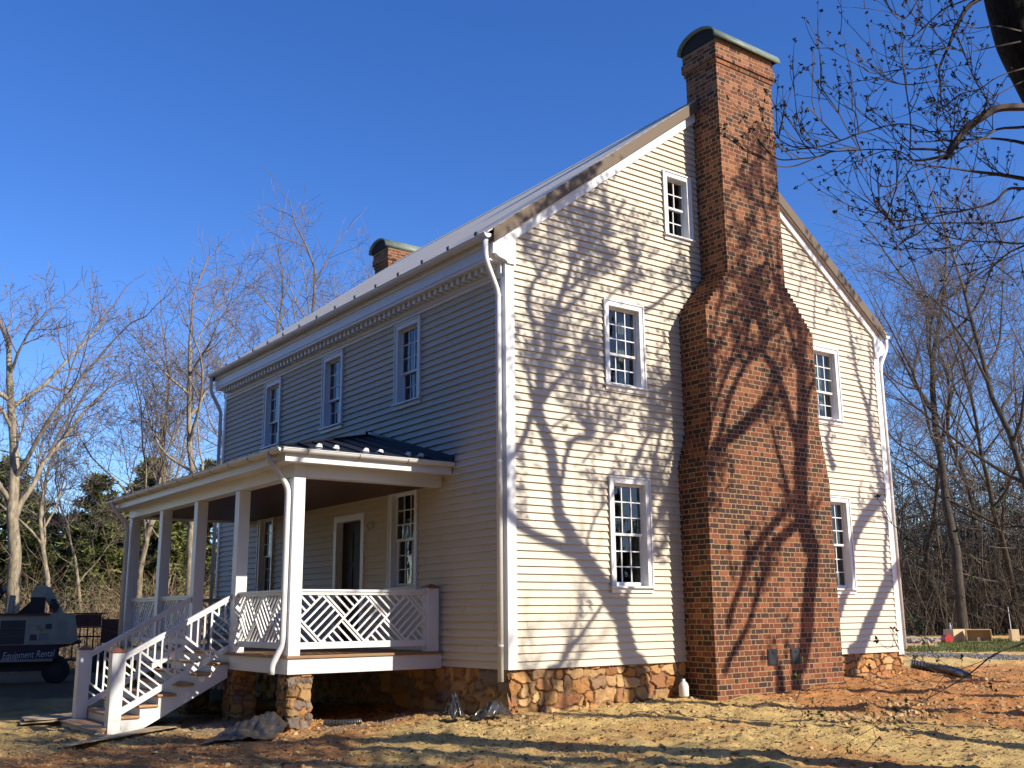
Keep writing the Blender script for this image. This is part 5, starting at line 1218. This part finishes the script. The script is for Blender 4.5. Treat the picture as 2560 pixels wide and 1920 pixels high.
# bare trees south of the yard: their shade lies in bands across the ground and the porch front
for k, (x, y, h, r, lx, ly) in enumerate(((-4.5,-19.5,15,.24,.02,.05),(-1.2,-17.0,16,.22,.0,.03),(1.6,-19.0,17,.26,-.03,0),(4.2,-21.5,17,.25,-.08,0),(-2.6,-23.0,18,.26,.02,0),(-7.5,-21.0,17,.25,.05,.05),(0.2,-14.6,13,.17,-.05,.0))):
    bare_tree("bare_tree", x, y, h, r, 101+k, "bare tree behind the camera whose shadow bands the front yard", "tree", "bare trees behind the camera, outside the photo", M['bark_dark'], M['twig_dark'], (lx, ly), kids=(8,5,4,3), rmin=.010)
for k, (x, y, h, r) in enumerate(((3.75,-10.6,14,.21),(1.9,-11.6,15,.23))):
    bare_tree("bare_tree", x, y, h, r, 121+k, "straight bare trunk south of the yard whose shadow crosses the foreground soil", "tree", "straight trunks south of the yard, outside the photo", M['bark_dark'], M['twig_dark'], (0, 0), kids=(5,4,3,2), start=(.66,.4,.3,.2), ang=((10,24),(15,35),(20,40),(20,40)), len=(.32,.5,.5,.5), rmin=.009)
NEAR_TREE[1] = [(x, y, z, r*1.25) for x, y, z, r in NEAR_TREE[1]]
traced_tree("budding_tree", NEAR_TREE, 71, "big dark tree at the upper right with budding branches reaching to the chimney", "tree", 6.0, .6, .026, M['bud'], M['bark_dark'], M['twig_dark'], rt=.0058, minr=.007, bn=(1, 2))
SPRIGS = [[(x, y, z, r*.62) for x, y, z, r in l] for l in SPRIGS]
traced_tree("sapling", SPRIGS[:9], 72, "thin sapling with fresh green leaves leaning across the lower right corner", "sapling", 0.8, .24, .020, M['leaf'], M['twig_dark'], M['twig_dark'], rt=.0022, bn=(0, 1))
traced_tree("sapling", SPRIGS[9:], 73, "bare-stemmed shrub with few green leaves reaching in at the right edge", "shrub", 1.7, .45, .028, M['leaf'], M['bark_dark'], M['twig_grey'], rt=.004, bn=(0, 1))

# ------------------------------------------------------------------ loose cover on the soil
def scatter(n, x0, x1, y0, y1, rng, ok):
    k = 0
    while k < n:
        x = rng.uniform(x0, x1); y = rng.uniform(y0, y1)
        if ok(x, y): k += 1; yield x, y
def outside(x, y): return not (-.2 < x < 10.3 and -.05 < y < 12.6) and not (3.7 < x < 7.3 and -.8 < y < .1) and not (-4.95 < x < -2.7 and 4.1 < y < 6.4)
rng = random.Random(9)
def gz_many(xy):
    X = np.array([p[0] for p in xy]); Y = np.array([p[1] for p in xy]); return gz_arr(X, Y)+gdisp(X, Y)
pts = list(scatter(42000, -8.5, 13, -8.5, 5.5, rng, outside)); zs = gz_many(pts)
dens = fbm(np.array([p[0] for p in pts]), np.array([p[1] for p in pts]), .5, 33, 3)
m = MB()
for (x, y), z, dn_ in zip(pts, zs, dens):
    if dn_ < .36+.2*rng.random(): continue
    a = rng.uniform(0, 6.28); l = rng.uniform(.03, .11); d = Vector((math.cos(a), math.sin(a), rng.uniform(-.15, .35)))*l; w = Vector((-math.sin(a), math.cos(a), 0))*.0055
    p = Vector((x, y, z+.004)); m.add([p-w, p+w, p+d+w*.5, p+d-w*.5], [(0,1,2,3)])
tag(m.build("straw", M['straw']), kind="stuff")
m = MB()
pts = list(scatter(16000, -8.5, 13, -8.5, 5.5, rng, outside)); zs = gz_many(pts)
for (x, y), z in zip(pts, zs):           # bark scraps, bits of root and dead leaf
    a = rng.uniform(0, 6.28); l = rng.uniform(.012, .045); u_ = Vector((math.cos(a), math.sin(a), rng.uniform(-.3, .5)))*l; w_ = Vector((-math.sin(a), math.cos(a), rng.uniform(-.2, .5)))*l*rng.uniform(.2, .6)
    p = Vector((x, y, z+.008)); m.add([p-u_, p+w_, p+u_, p-w_], [(0,1,2,3)])
tag(m.build("leaf_litter", M['litter']), kind="stuff")
m = MB()
def lump(m, x, y, z, s, rng):
    vs = []
    for k in range(5):
        a = 6.283*k/5+rng.uniform(-.4, .4); r = s*rng.uniform(.6, 1.1); vs.append((x+r*math.cos(a), y+r*math.sin(a), z-s*.25))
    for k in range(4):
        a = 6.283*k/4+rng.uniform(-.4, .4); r = s*rng.uniform(.4, .75); vs.append((x+r*math.cos(a), y+r*math.sin(a), z+s*rng.uniform(.25, .6)))
    m.add(vs, [(0,1,5),(1,6,5),(1,2,6),(2,7,6),(2,3,7),(3,4,8),(3,8,7),(4,0,8),(0,5,8),(5,6,7,8)])
pts = list(scatter(15000, -8.5, 14, -8.5, 5.5, rng, outside)); zs = gz_many(pts)
for (x, y), z in zip(pts, zs): lump(m, x, y, z, min(.085, .008+rng.expovariate(1/.011)), rng)
for cx, cy, n in ((3.4,-4.2,170),(5.2,-3.4,120),(6.3,-5.2,90),(-.5,-.9,60)):       # broken clay by the saplings
    q = [(rng.gauss(cx,.55), rng.gauss(cy,.4)) for _ in range(n)]
    for (x, y), z in zip(q, gz_many(q)): lump(m, x, y, z+.01, rng.uniform(.015,.07), rng)
tag(m.build("soil_clods", M['clod']), kind="stuff")
# gravel: beside the steps, under the porch edge, and the lane at the right
m = MB()
q = [(rng.gauss(-4.3,.9), rng.gauss(4.2,1.0)) for _ in range(1500)]+[(rng.uniform(-2.4,-.3), rng.gauss(1.55,.25)) for _ in range(900)]
q = [p for p in q if outside(*p)]
for (x, y), z in zip(q, gz_many(q)): lump(m, x, y, z, rng.uniform(.008,.02), rng)
ga = Vector(bearing(2255, 32)); gb2 = Vector(bearing(2760, 27.5))
q = []
for _ in range(5200):
    t = rng.random(); p = ga.lerp(gb2, t)+(gb2-ga).orthogonal().normalized()*rng.gauss(0, .55); q.append((p.x, p.y))
for (x, y), z in zip(q, gz_many(q)): lump(m, x, y, z+.01, rng.uniform(.02,.06), rng)
tag(m.build("gravel", M['gravelstone']), kind="stuff")
m = MB(); q = []
for _ in range(26000):
    u = rng.uniform(2225, 2850); d_ = rng.uniform(33.5, 47.5)
    if u < 2330 and d_ > 37+rng.random()*3: continue
    q.append(bearing(u, d_))
for (x, y), z in zip(q, gz_many(q)):
    a = rng.uniform(0, 6.28); h = rng.uniform(.03, .13); w = Vector((math.cos(a), math.sin(a), 0))*.014; p = Vector((x, y, z-.01)); e = p+Vector((rng.gauss(0,.05), rng.gauss(0,.05), h))
    m.add([p-w, p+w, e], [(0,1,2)])
tag(m.build("grass", M['grass']), kind="stuff")
m = MB(); q = [bearing(rng.uniform(2262, 2345), rng.uniform(43, 47)) for _ in range(90)]
for (x, y), z in zip(q, gz_many(q)): lump(m, x, y, z+.03, rng.uniform(.06,.22), rng)
tag(m.build("rubble", M['rock']), kind="stuff")
x, y = bearing(2272, 43.5); rk = MB(); lump(rk, 0, 0, .1, .30, rng); o = rk.build("rock", M['rock'], origin=(0,0,0)); o.location = (x, y, gz(x, y)); tag(o, "pale pointed rock at the left end of the rubble behind the house corner", "rock")

# ------------------------------------------------------------------ things lying about
def drape(name, outline, hfun, mat, label, cat, nu=46, nv=26, seed=0, base=None):
    """crumpled sheet: outline = four ground corners (bilinear), hfun(u,v) height above soil"""
    a, b_, c_, d_ = [Vector((*p, 0)) for p in outline]; m = MB(); q = []
    for j in range(nv+1):
        for i in range(nu+1):
            u, v = i/nu, j/nv; p = (a*(1-u)+b_*u)*(1-v)+(d_*(1-u)+c_*u)*v
            w = mnoise.noise(Vector((u*3, v*3, seed)))*.10; q.append((p.x+w*.5, p.y+w, u, v))
    zs = gz_many([(p[0], p[1]) for p in q])
    for (x, y, u, v), z in zip(q, zs):
        cr = abs(mnoise.noise(Vector((u*7, v*5, seed+3))))*.07+abs(mnoise.noise(Vector((u*17, v*13, seed+8))))*.025
        h = hfun(u, v)+.03*abs(mnoise.noise(Vector((u*2.2+v*3.1, seed*2.0, 1.0)))); m.v.append((x, y, z+.025+h+cr*min(1, .25+h*5)))
    m.f = [(j*(nu+1)+i, j*(nu+1)+i+1, (j+1)*(nu+1)+i+1, (j+1)*(nu+1)+i) for j in range(nv) for i in range(nu)]
    ctr = sum((Vector(p) for p in m.v), Vector())/len(m.v)
    o = m.build(name, mat, smooth=False, origin=(ctr.x, ctr.y, gz(ctr.x, ctr.y)))
    sd = o.modifiers.new("thick", 'SOLIDIFY'); sd.thickness = .006; tag(o, label, cat); return o
g2 = lambda u, v, cu, cv, su, sv: math.exp(-((u-cu)/su)**2-((v-cv)/sv)**2)
drape("plastic_tarp", [(-4.30,1.30),(-3.30,1.05),(-2.62,1.95),(-3.25,2.5)], lambda u, v: .27*g2(u,v,.74,.66,.26,.22)+.15*g2(u,v,.42,.52,.30,.20)+.07*g2(u,v,.55,.2,.4,.12), M['tarp'], "crumpled dark plastic sheet on the soil in front of the corner stone pier", "tarp", seed=2)
drape("plastic_bag", [(-1.02,-.55),(-.22,-.42),(-.12,.0),(-.80,-.08)], lambda u, v: .22*g2(u,v,.60,.5,.38,.42), M['tarp'], "low bulging dark plastic bag lying against the stone corner of the house", "bag", 40, 22, 4)
drape("plastic_bag", [(-1.30,-.45),(-.98,-.42),(-.92,-.05),(-1.26,-.06)], lambda u, v: .42*g2(u,v,.42,.55,.36,.36)*(1-.25*u), M['tarp'], "upright peaked dark plastic bag left of the low one by the house corner", "bag", 26, 22, 6)
def board(name, corners, th, label, lift=.035):
    m = MB(); c = [Vector((*p, gz(*p)+lift)) for p in corners]; nrm = (c[1]-c[0]).cross(c[3]-c[0]).normalized()
    if nrm.z < 0: nrm = -nrm
    vs = c+[p+nrm*th for p in c]; m.add(vs, [(0,3,2,1),(4,5,6,7),(0,1,5,4),(1,2,6,5),(2,3,7,6),(3,0,4,7)])
    ctr = sum(c, Vector())/4; o = m.build(name, M['plywood'], origin=tuple(ctr)); tag(o, label, "plywood"); return o
board("plywood_sheet", [(-5.72,2.80),(-5.86,1.98),(-3.62,4.00),(-3.50,4.70)], .014, "long tan plywood strip lying in front of the porch steps", .05)
board("plywood_sheet", [(-5.40,7.15),(-5.53,6.45),(-4.70,6.45),(-4.45,7.35)], .015, "lower of two plywood offcuts left of the porch steps", .04)
board("plywood_sheet", [(-5.36,7.18),(-5.45,6.52),(-4.62,6.60),(-4.42,7.40)], .015, "upper of two plywood offcuts left of the porch steps", .085)
# white jug by the chimney
jx, jy = 3.52, -.20; m = MB(); zz = gz(jx, jy)
m.tube([(0,0,0),(0,0,.02),(0,0,.17),(0,0,.23),(0,0,.25),(0,0,.29)], [.075,.085,.085,.06,.032,.03], 14); j = m.build("jug", M['jug'], smooth=True); j.location = (jx, jy, zz); tag(j, "white plastic jug standing in the corner between foundation and chimney", "jug")
hnd = MB(); hnd.tube([(.06,0,.22),(.10,0,.20),(.10,0,.12),(.08,0,.08)], .012, 6); hnd.build("handle", M['jug'], j)
# corrugated drain pipe from the rear downspout
def drain(pts, r, label):
    P = [Vector(p) for p in pts]; P, _ = smooth_path(P, [r]*len(P), 14); rad = [r*(1.0 if k % 2 else .9) for k in range(len(P))]
    m = MB(); m.tube(P, rad, 12); o = m.build("drain_pipe", M['pipe'], origin=tuple(P[0])); tag(o, label, "pipe")
zg = lambda x, y, h: (x, y, gz(x, y)+h)
drain([zg(10.25,-.12,.22), zg(10.5,-.45,.14), zg(10.25,-1.1,.10), zg(9.6,-1.75,.08)], .095, "black corrugated drain pipe running from the rear downspout across the soil")
drain([zg(-2.1,1.98,.06), zg(-1.85,1.78,.05), zg(-1.62,1.66,.05)], .05, "short grey pipe end lying beside the corner stone pier")
# at the far right: two lumber crates, a lumber post, a red bucket, a bottle
def crate(u, d_, rz, label, open_front):
    x, y = bearing(u, d_); m = MB(); w, h, dp, t = .95, .50, .55, .03
    m.box(-w/2, w/2, -dp/2, dp/2, h-t, h); m.box(-w/2, -w/2+t, -dp/2, dp/2, 0, h-t-.0005); m.box(w/2-t, w/2, -dp/2, dp/2, 0, h-t-.0005); m.box(-w/2+t, w/2-t, dp/2-t, dp/2-.001, 0, h-t-.0005); m.box(-w/2+t, w/2-t, -dp/2, dp/2-t, .0, t)
    if not open_front: m.box(-w/2+t, w/2-t, -dp/2+.001, -dp/2+t, t, h-t-.0005)
    else: m.box(-.06, .06, -dp/2+.1, dp/2-t-.001, t+.0005, .2)
    o = m.build("wooden_crate", M['crate_wood'], bevel=.004); o.location = (x, y, gz(x, y)+.01); o.rotation_euler = (0, 0, rz); tag(o, label, "crate", "lumber crates on the grass"); return o, x, y
cA, ax_, ay_ = crate(2382, 44.5, -.25, "closed wooden crate with a blue bottle on it, left of the open one", False)
cB, bx_, by_ = crate(2434, 43.8, -.95, "open-fronted wooden crate on the grass, right of the closed one", True)
bx, by = bearing(2366, 44.4); m = MB(); m.tube([(0,0,0),(0,0,.16),(0,0,.20),(0,0,.26)], [.045,.045,.018,.018], 10); o = m.build("bottle", M['bottle'], smooth=True); o.location = (bx, by, gz(ax_, ay_)+.511); tag(o, "small blue bottle standing on the closed wooden crate", "bottle")
bx, by = bearing(2354, 43); m = MB(); m.tube([(0,-.2,.16),(0,.2,.16)], [.17,.14], 16); m.tube([(.0,-.21,.16),(.0,-.18,.16)], .18, 16); o = m.build("bucket", M['red'], smooth=False); o.location = (bx, by, gz(bx, by)); o.rotation_euler = (0, 0, -.5); tag(o, "red bucket lying on its side beside the closed crate", "bucket")
px_, py_ = bearing(2523, 43.5); m = MB(); m.box(-.16,.16,-.12,.12,0,.50); o = m.build("lumber_block", M['crate_wood'], bevel=.006); o.location = (px_, py_, gz(px_, py_)); o.rotation_euler = (0,0,-.6); tag(o, "short upright block of raw lumber on the grass at the right", "block")
px_, py_ = bearing(2517, 44.2); m = MB(); m.tube([(0,0,0),(-.02,0,.7),(-.06,0,1.4)], [.018,.018,.014], 6); o = m.build("survey_stake", M['white']); o.location = (px_, py_, gz(px_, py_)); tag(o, "thin white stake standing behind the raw lumber block", "stake")

# ------------------------------------------------------------------ boom lift in the house's shade
LX, LY = bearing(100, 30); LZ = gz(LX, LY)
lift = empty("boom_lift", (LX, LY, LZ), -(yaw+math.atan((100-1280)*math.cos(pit)/foc))); tag(lift, "cream self-propelled lift with a dark rental sign along its flank, parked in shade", "lift machine")
OFF = -LZ
def LB(): return MB()
zb_ = lambda v: CAM.z+(1554-v)*.01154+OFF            # height above the soil at image row v
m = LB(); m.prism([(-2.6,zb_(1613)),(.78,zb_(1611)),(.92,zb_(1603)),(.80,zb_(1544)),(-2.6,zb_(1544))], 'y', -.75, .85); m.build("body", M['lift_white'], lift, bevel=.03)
m = LB(); m.box(-2.6,.20,-.80,.9,zb_(1545),zb_(1541)); m.build("deck_plate", M['rust'], lift)
for k in range(3):
    za, zc = zb_(1556+k*19), zb_(1541+17+k*19-1)
    g = LB(); z0, z1 = zb_(1574+k*18.5), zb_(1558+k*18.5); x0, x1 = -1.0, -.42
    for i in range(12): g.box(x0+i*(x1-x0)/12+.006, x0+(i+1)*(x1-x0)/12-.006, -.775, -.755, z0, z1)
    g.box(x0-.02, x1+.02, -.754, -.7505, z0-.01, z1+.01); g.build("grille", M['lift_grille'], lift)
m = LB(); m.box(-.30,.30,-.762,-.7505,zb_(1610),zb_(1550)); m.build("service_door", M['lift_white'], lift, bevel=.006)
for x0, x1, va, vb, mt in ((-.27,-.10,1604,1590,'lift_grille'),(-.04,.20,1603,1587,'label_grey'),(-.14,.0,1580,1568,'label_grey'),(.10,.26,1578,1566,'lift_grille'),(-.02,.06,1584,1576,'orange')):
    m = LB(); m.box(x0,x1,-.772,-.7625,zb_(va),zb_(vb)); m.build("decal_plate", M[mt], lift)
m = LB()
for i in range(8):
    for j in range(9): m.box(.40+i*.035,.422+i*.035,-.757,-.7505,zb_(1603-j*4.6),zb_(1601-j*4.6))
m.build("vent_slots", M['label_grey'], lift)
m = LB(); m.prism([(-2.6,zb_(1652)),(.36,zb_(1650)),(.46,zb_(1645)),(.47,zb_(1614)),(-2.6,zb_(1614))], 'y', -.80, -.74); sg = m.build("sign_board", M['sign_navy'], lift)
m = LB(); m.box(-2.6,.35,-.806,-.8005,zb_(1652.5),zb_(1646)); m.build("sign_edge", M['label_grey'], sg)
cu = bpy.data.curves.new("lettering", 'FONT'); cu.body = "Equipment Rental"; cu.size = .262; cu.shear = .28; cu.extrude = .003; cu.align_x = 'RIGHT'; cu.space_character = 1.0
to = bpy.data.objects.new("tmp_text", cu); COL.objects.link(to); bpy.context.view_layer.update()
tme = bpy.data.meshes.new_from_object(to.evaluated_get(bpy.context.evaluated_depsgraph_get())); bpy.data.objects.remove(to)
wtxt = max(v.co.x for v in tme.vertices)-min(v.co.x for v in tme.vertices)
tme.materials.clear(); tme.materials.append(M['sign_text'])
xr0 = max(v.co.x for v in tme.vertices)
for v in tme.vertices: v.co.x -= xr0
tx = bpy.data.objects.new("sign_lettering", tme); COL.objects.link(tx); tx.parent = sg
sx_ = 1.30/wtxt
tx.scale = (sx_, 1, 1); tx.rotation_euler = (math.pi/2, -.04, 0); tx.location = (.40, -.806, zb_(1641))
m = LB(); m.prism([(-1.16+.10*math.cos(6.283*k/12), zb_(1636)+.10*math.sin(6.283*k/12)) for k in range(12)], 'y', -.812, -.801); m.build("sign_mark", M['orange'], sg)
m = LB(); m.box(.48,1.05,-.6,.6,zb_(1612.5),zb_(1606)); m.prism([(.40,zb_(1625)),(1.0,zb_(1613)),(1.0,zb_(1608)),(.40,zb_(1614))], 'y', -.70, -.60); m.build("bumper", M['rust'], lift)
m = LB(); m.box(-2.6,.5,-.60,.7,.35,zb_(1613.5)); m.build("chassis", M['lift_dark'], lift)
for x in (-1.7, .45):
    for y in (-.56, .62):
        w = LB(); w.tube([(x,y-.12,.36),(x,y-.10,.36),(x,y+.14,.36),(x,y+.16,.36)], [.30,.36,.36,.30], 22); wo = w.build("wheel", M['rubber'], lift)
        w = LB(); w.tube([(x,y-.14,.36),(x,y-.121,.36)], .18, 16); w.build("rim", M['lift_dark'], wo)
m = LB(); m.prism([(-.30,zb_(1501)),(.06,zb_(1501)),(.03,zb_(1478)),(-.20,zb_(1477)),(-.24,zb_(1481))], 'y', -.45, .25); m.build("hood", M['lift_white'], lift, bevel=.03)
m = LB(); m.box(-.34,.05,-.45,.25,zb_(1540.5),zb_(1502)); m.prism([(-.62,zb_(1540.5)),(-.345,zb_(1540.5)),(-.345,zb_(1515))], 'y', -.3, .2); m.build("engine_box", M['lift_dark'], lift, bevel=.01)
m = LB(); m.prism([(.06,zb_(1478)),(.14,zb_(1480)),(.53,zb_(1540.5)),(.30,zb_(1540.5)),(.06,zb_(1508))], 'y', .0, .30); m.build("boom", M['lift_white'], lift, bevel=.02)
m = LB(); m.tube([(.28,-.35,zb_(1527)),(.28,-.05,zb_(1527))], [.13,.13], 16); m.box(.18,.32,-.3,-.1,zb_(1516),zb_(1507)); m.build("hose_reel", M['lift_dark'], lift)
m = LB(); m.prism([(.14,zb_(1540.5)),(.30,zb_(1540.5)),(.25,zb_(1530)),(.18,zb_(1530))], 'y', -.5, -.36); m.build("warning_cap", M['red'], lift)
m = LB(); m.tube([(-.83,-.3,zb_(1540.5)),(-.80,-.3,zb_(1499)),(-.80,-.3,zb_(1498))], [.085,.085,.06], 12); m.build("exhaust_stack", M['lift_white'], lift)
m = LB(); m.tube([(-1.3,-.2,zb_(1540)),(-1.05,-.2,zb_(1492))], [.05,.04], 8); m.tube([(-1.15,-.35,zb_(1486)),(-1.05,.0,zb_(1486))], .10, 10); m.build("control_arm", M['lift_dark'], lift)
# rusty utility trailer behind
TX, TY = bearing(238, 36); TZ = gz(TX, TY); trl = empty("utility_trailer", (TX, TY, TZ), -(yaw+math.atan((238-1280)*math.cos(pit)/foc))-.12); tag(trl, "rusty red-brown utility trailer with open railing behind the stairs", "trailer")
zt_ = lambda v: CAM.z+(1554-v)*.01385-TZ
m = MB(); m.box(-.60,.22,-.75,-.71,zt_(1573),zt_(1545)); m.box(-.62,.24,-.76,.8,zt_(1544.5),zt_(1541)); m.build("panel", M['rust'], trl)
m = MB()
for x in (-.64,-.20,.24,.92):
    m.box(x,x+.04,-.78,-.74,.45,zt_(1550)); m.box(x,x+.04,.76,.80,.45,zt_(1552))
for v in (1596, 1574): m.box(-.80,1.0,-.80,-.781,zt_(v)-.03,zt_(v)); m.box(-.80,1.0,.801,.82,zt_(v)-.03,zt_(v))
m.box(.28,.96,-.775,-.765,zt_(1612),zt_(1556))
m.build("railing", M['rust'], trl)
m = MB(); m.box(-.85,1.05,-.8,.8,.38,.45); m.beam((-.85,0,.40),(-1.8,0,.40),.08,.08); m.build("bed", M['rust'], trl)
for y in (-.92,.80):
    w = MB(); w.tube([(.1,y,.36),(.1,y+.02,.36),(.1,y+.12,.36),(.1,y+.14,.36)],[.30,.36,.36,.30],18); wo = w.build("wheel", M['rubber'], trl)
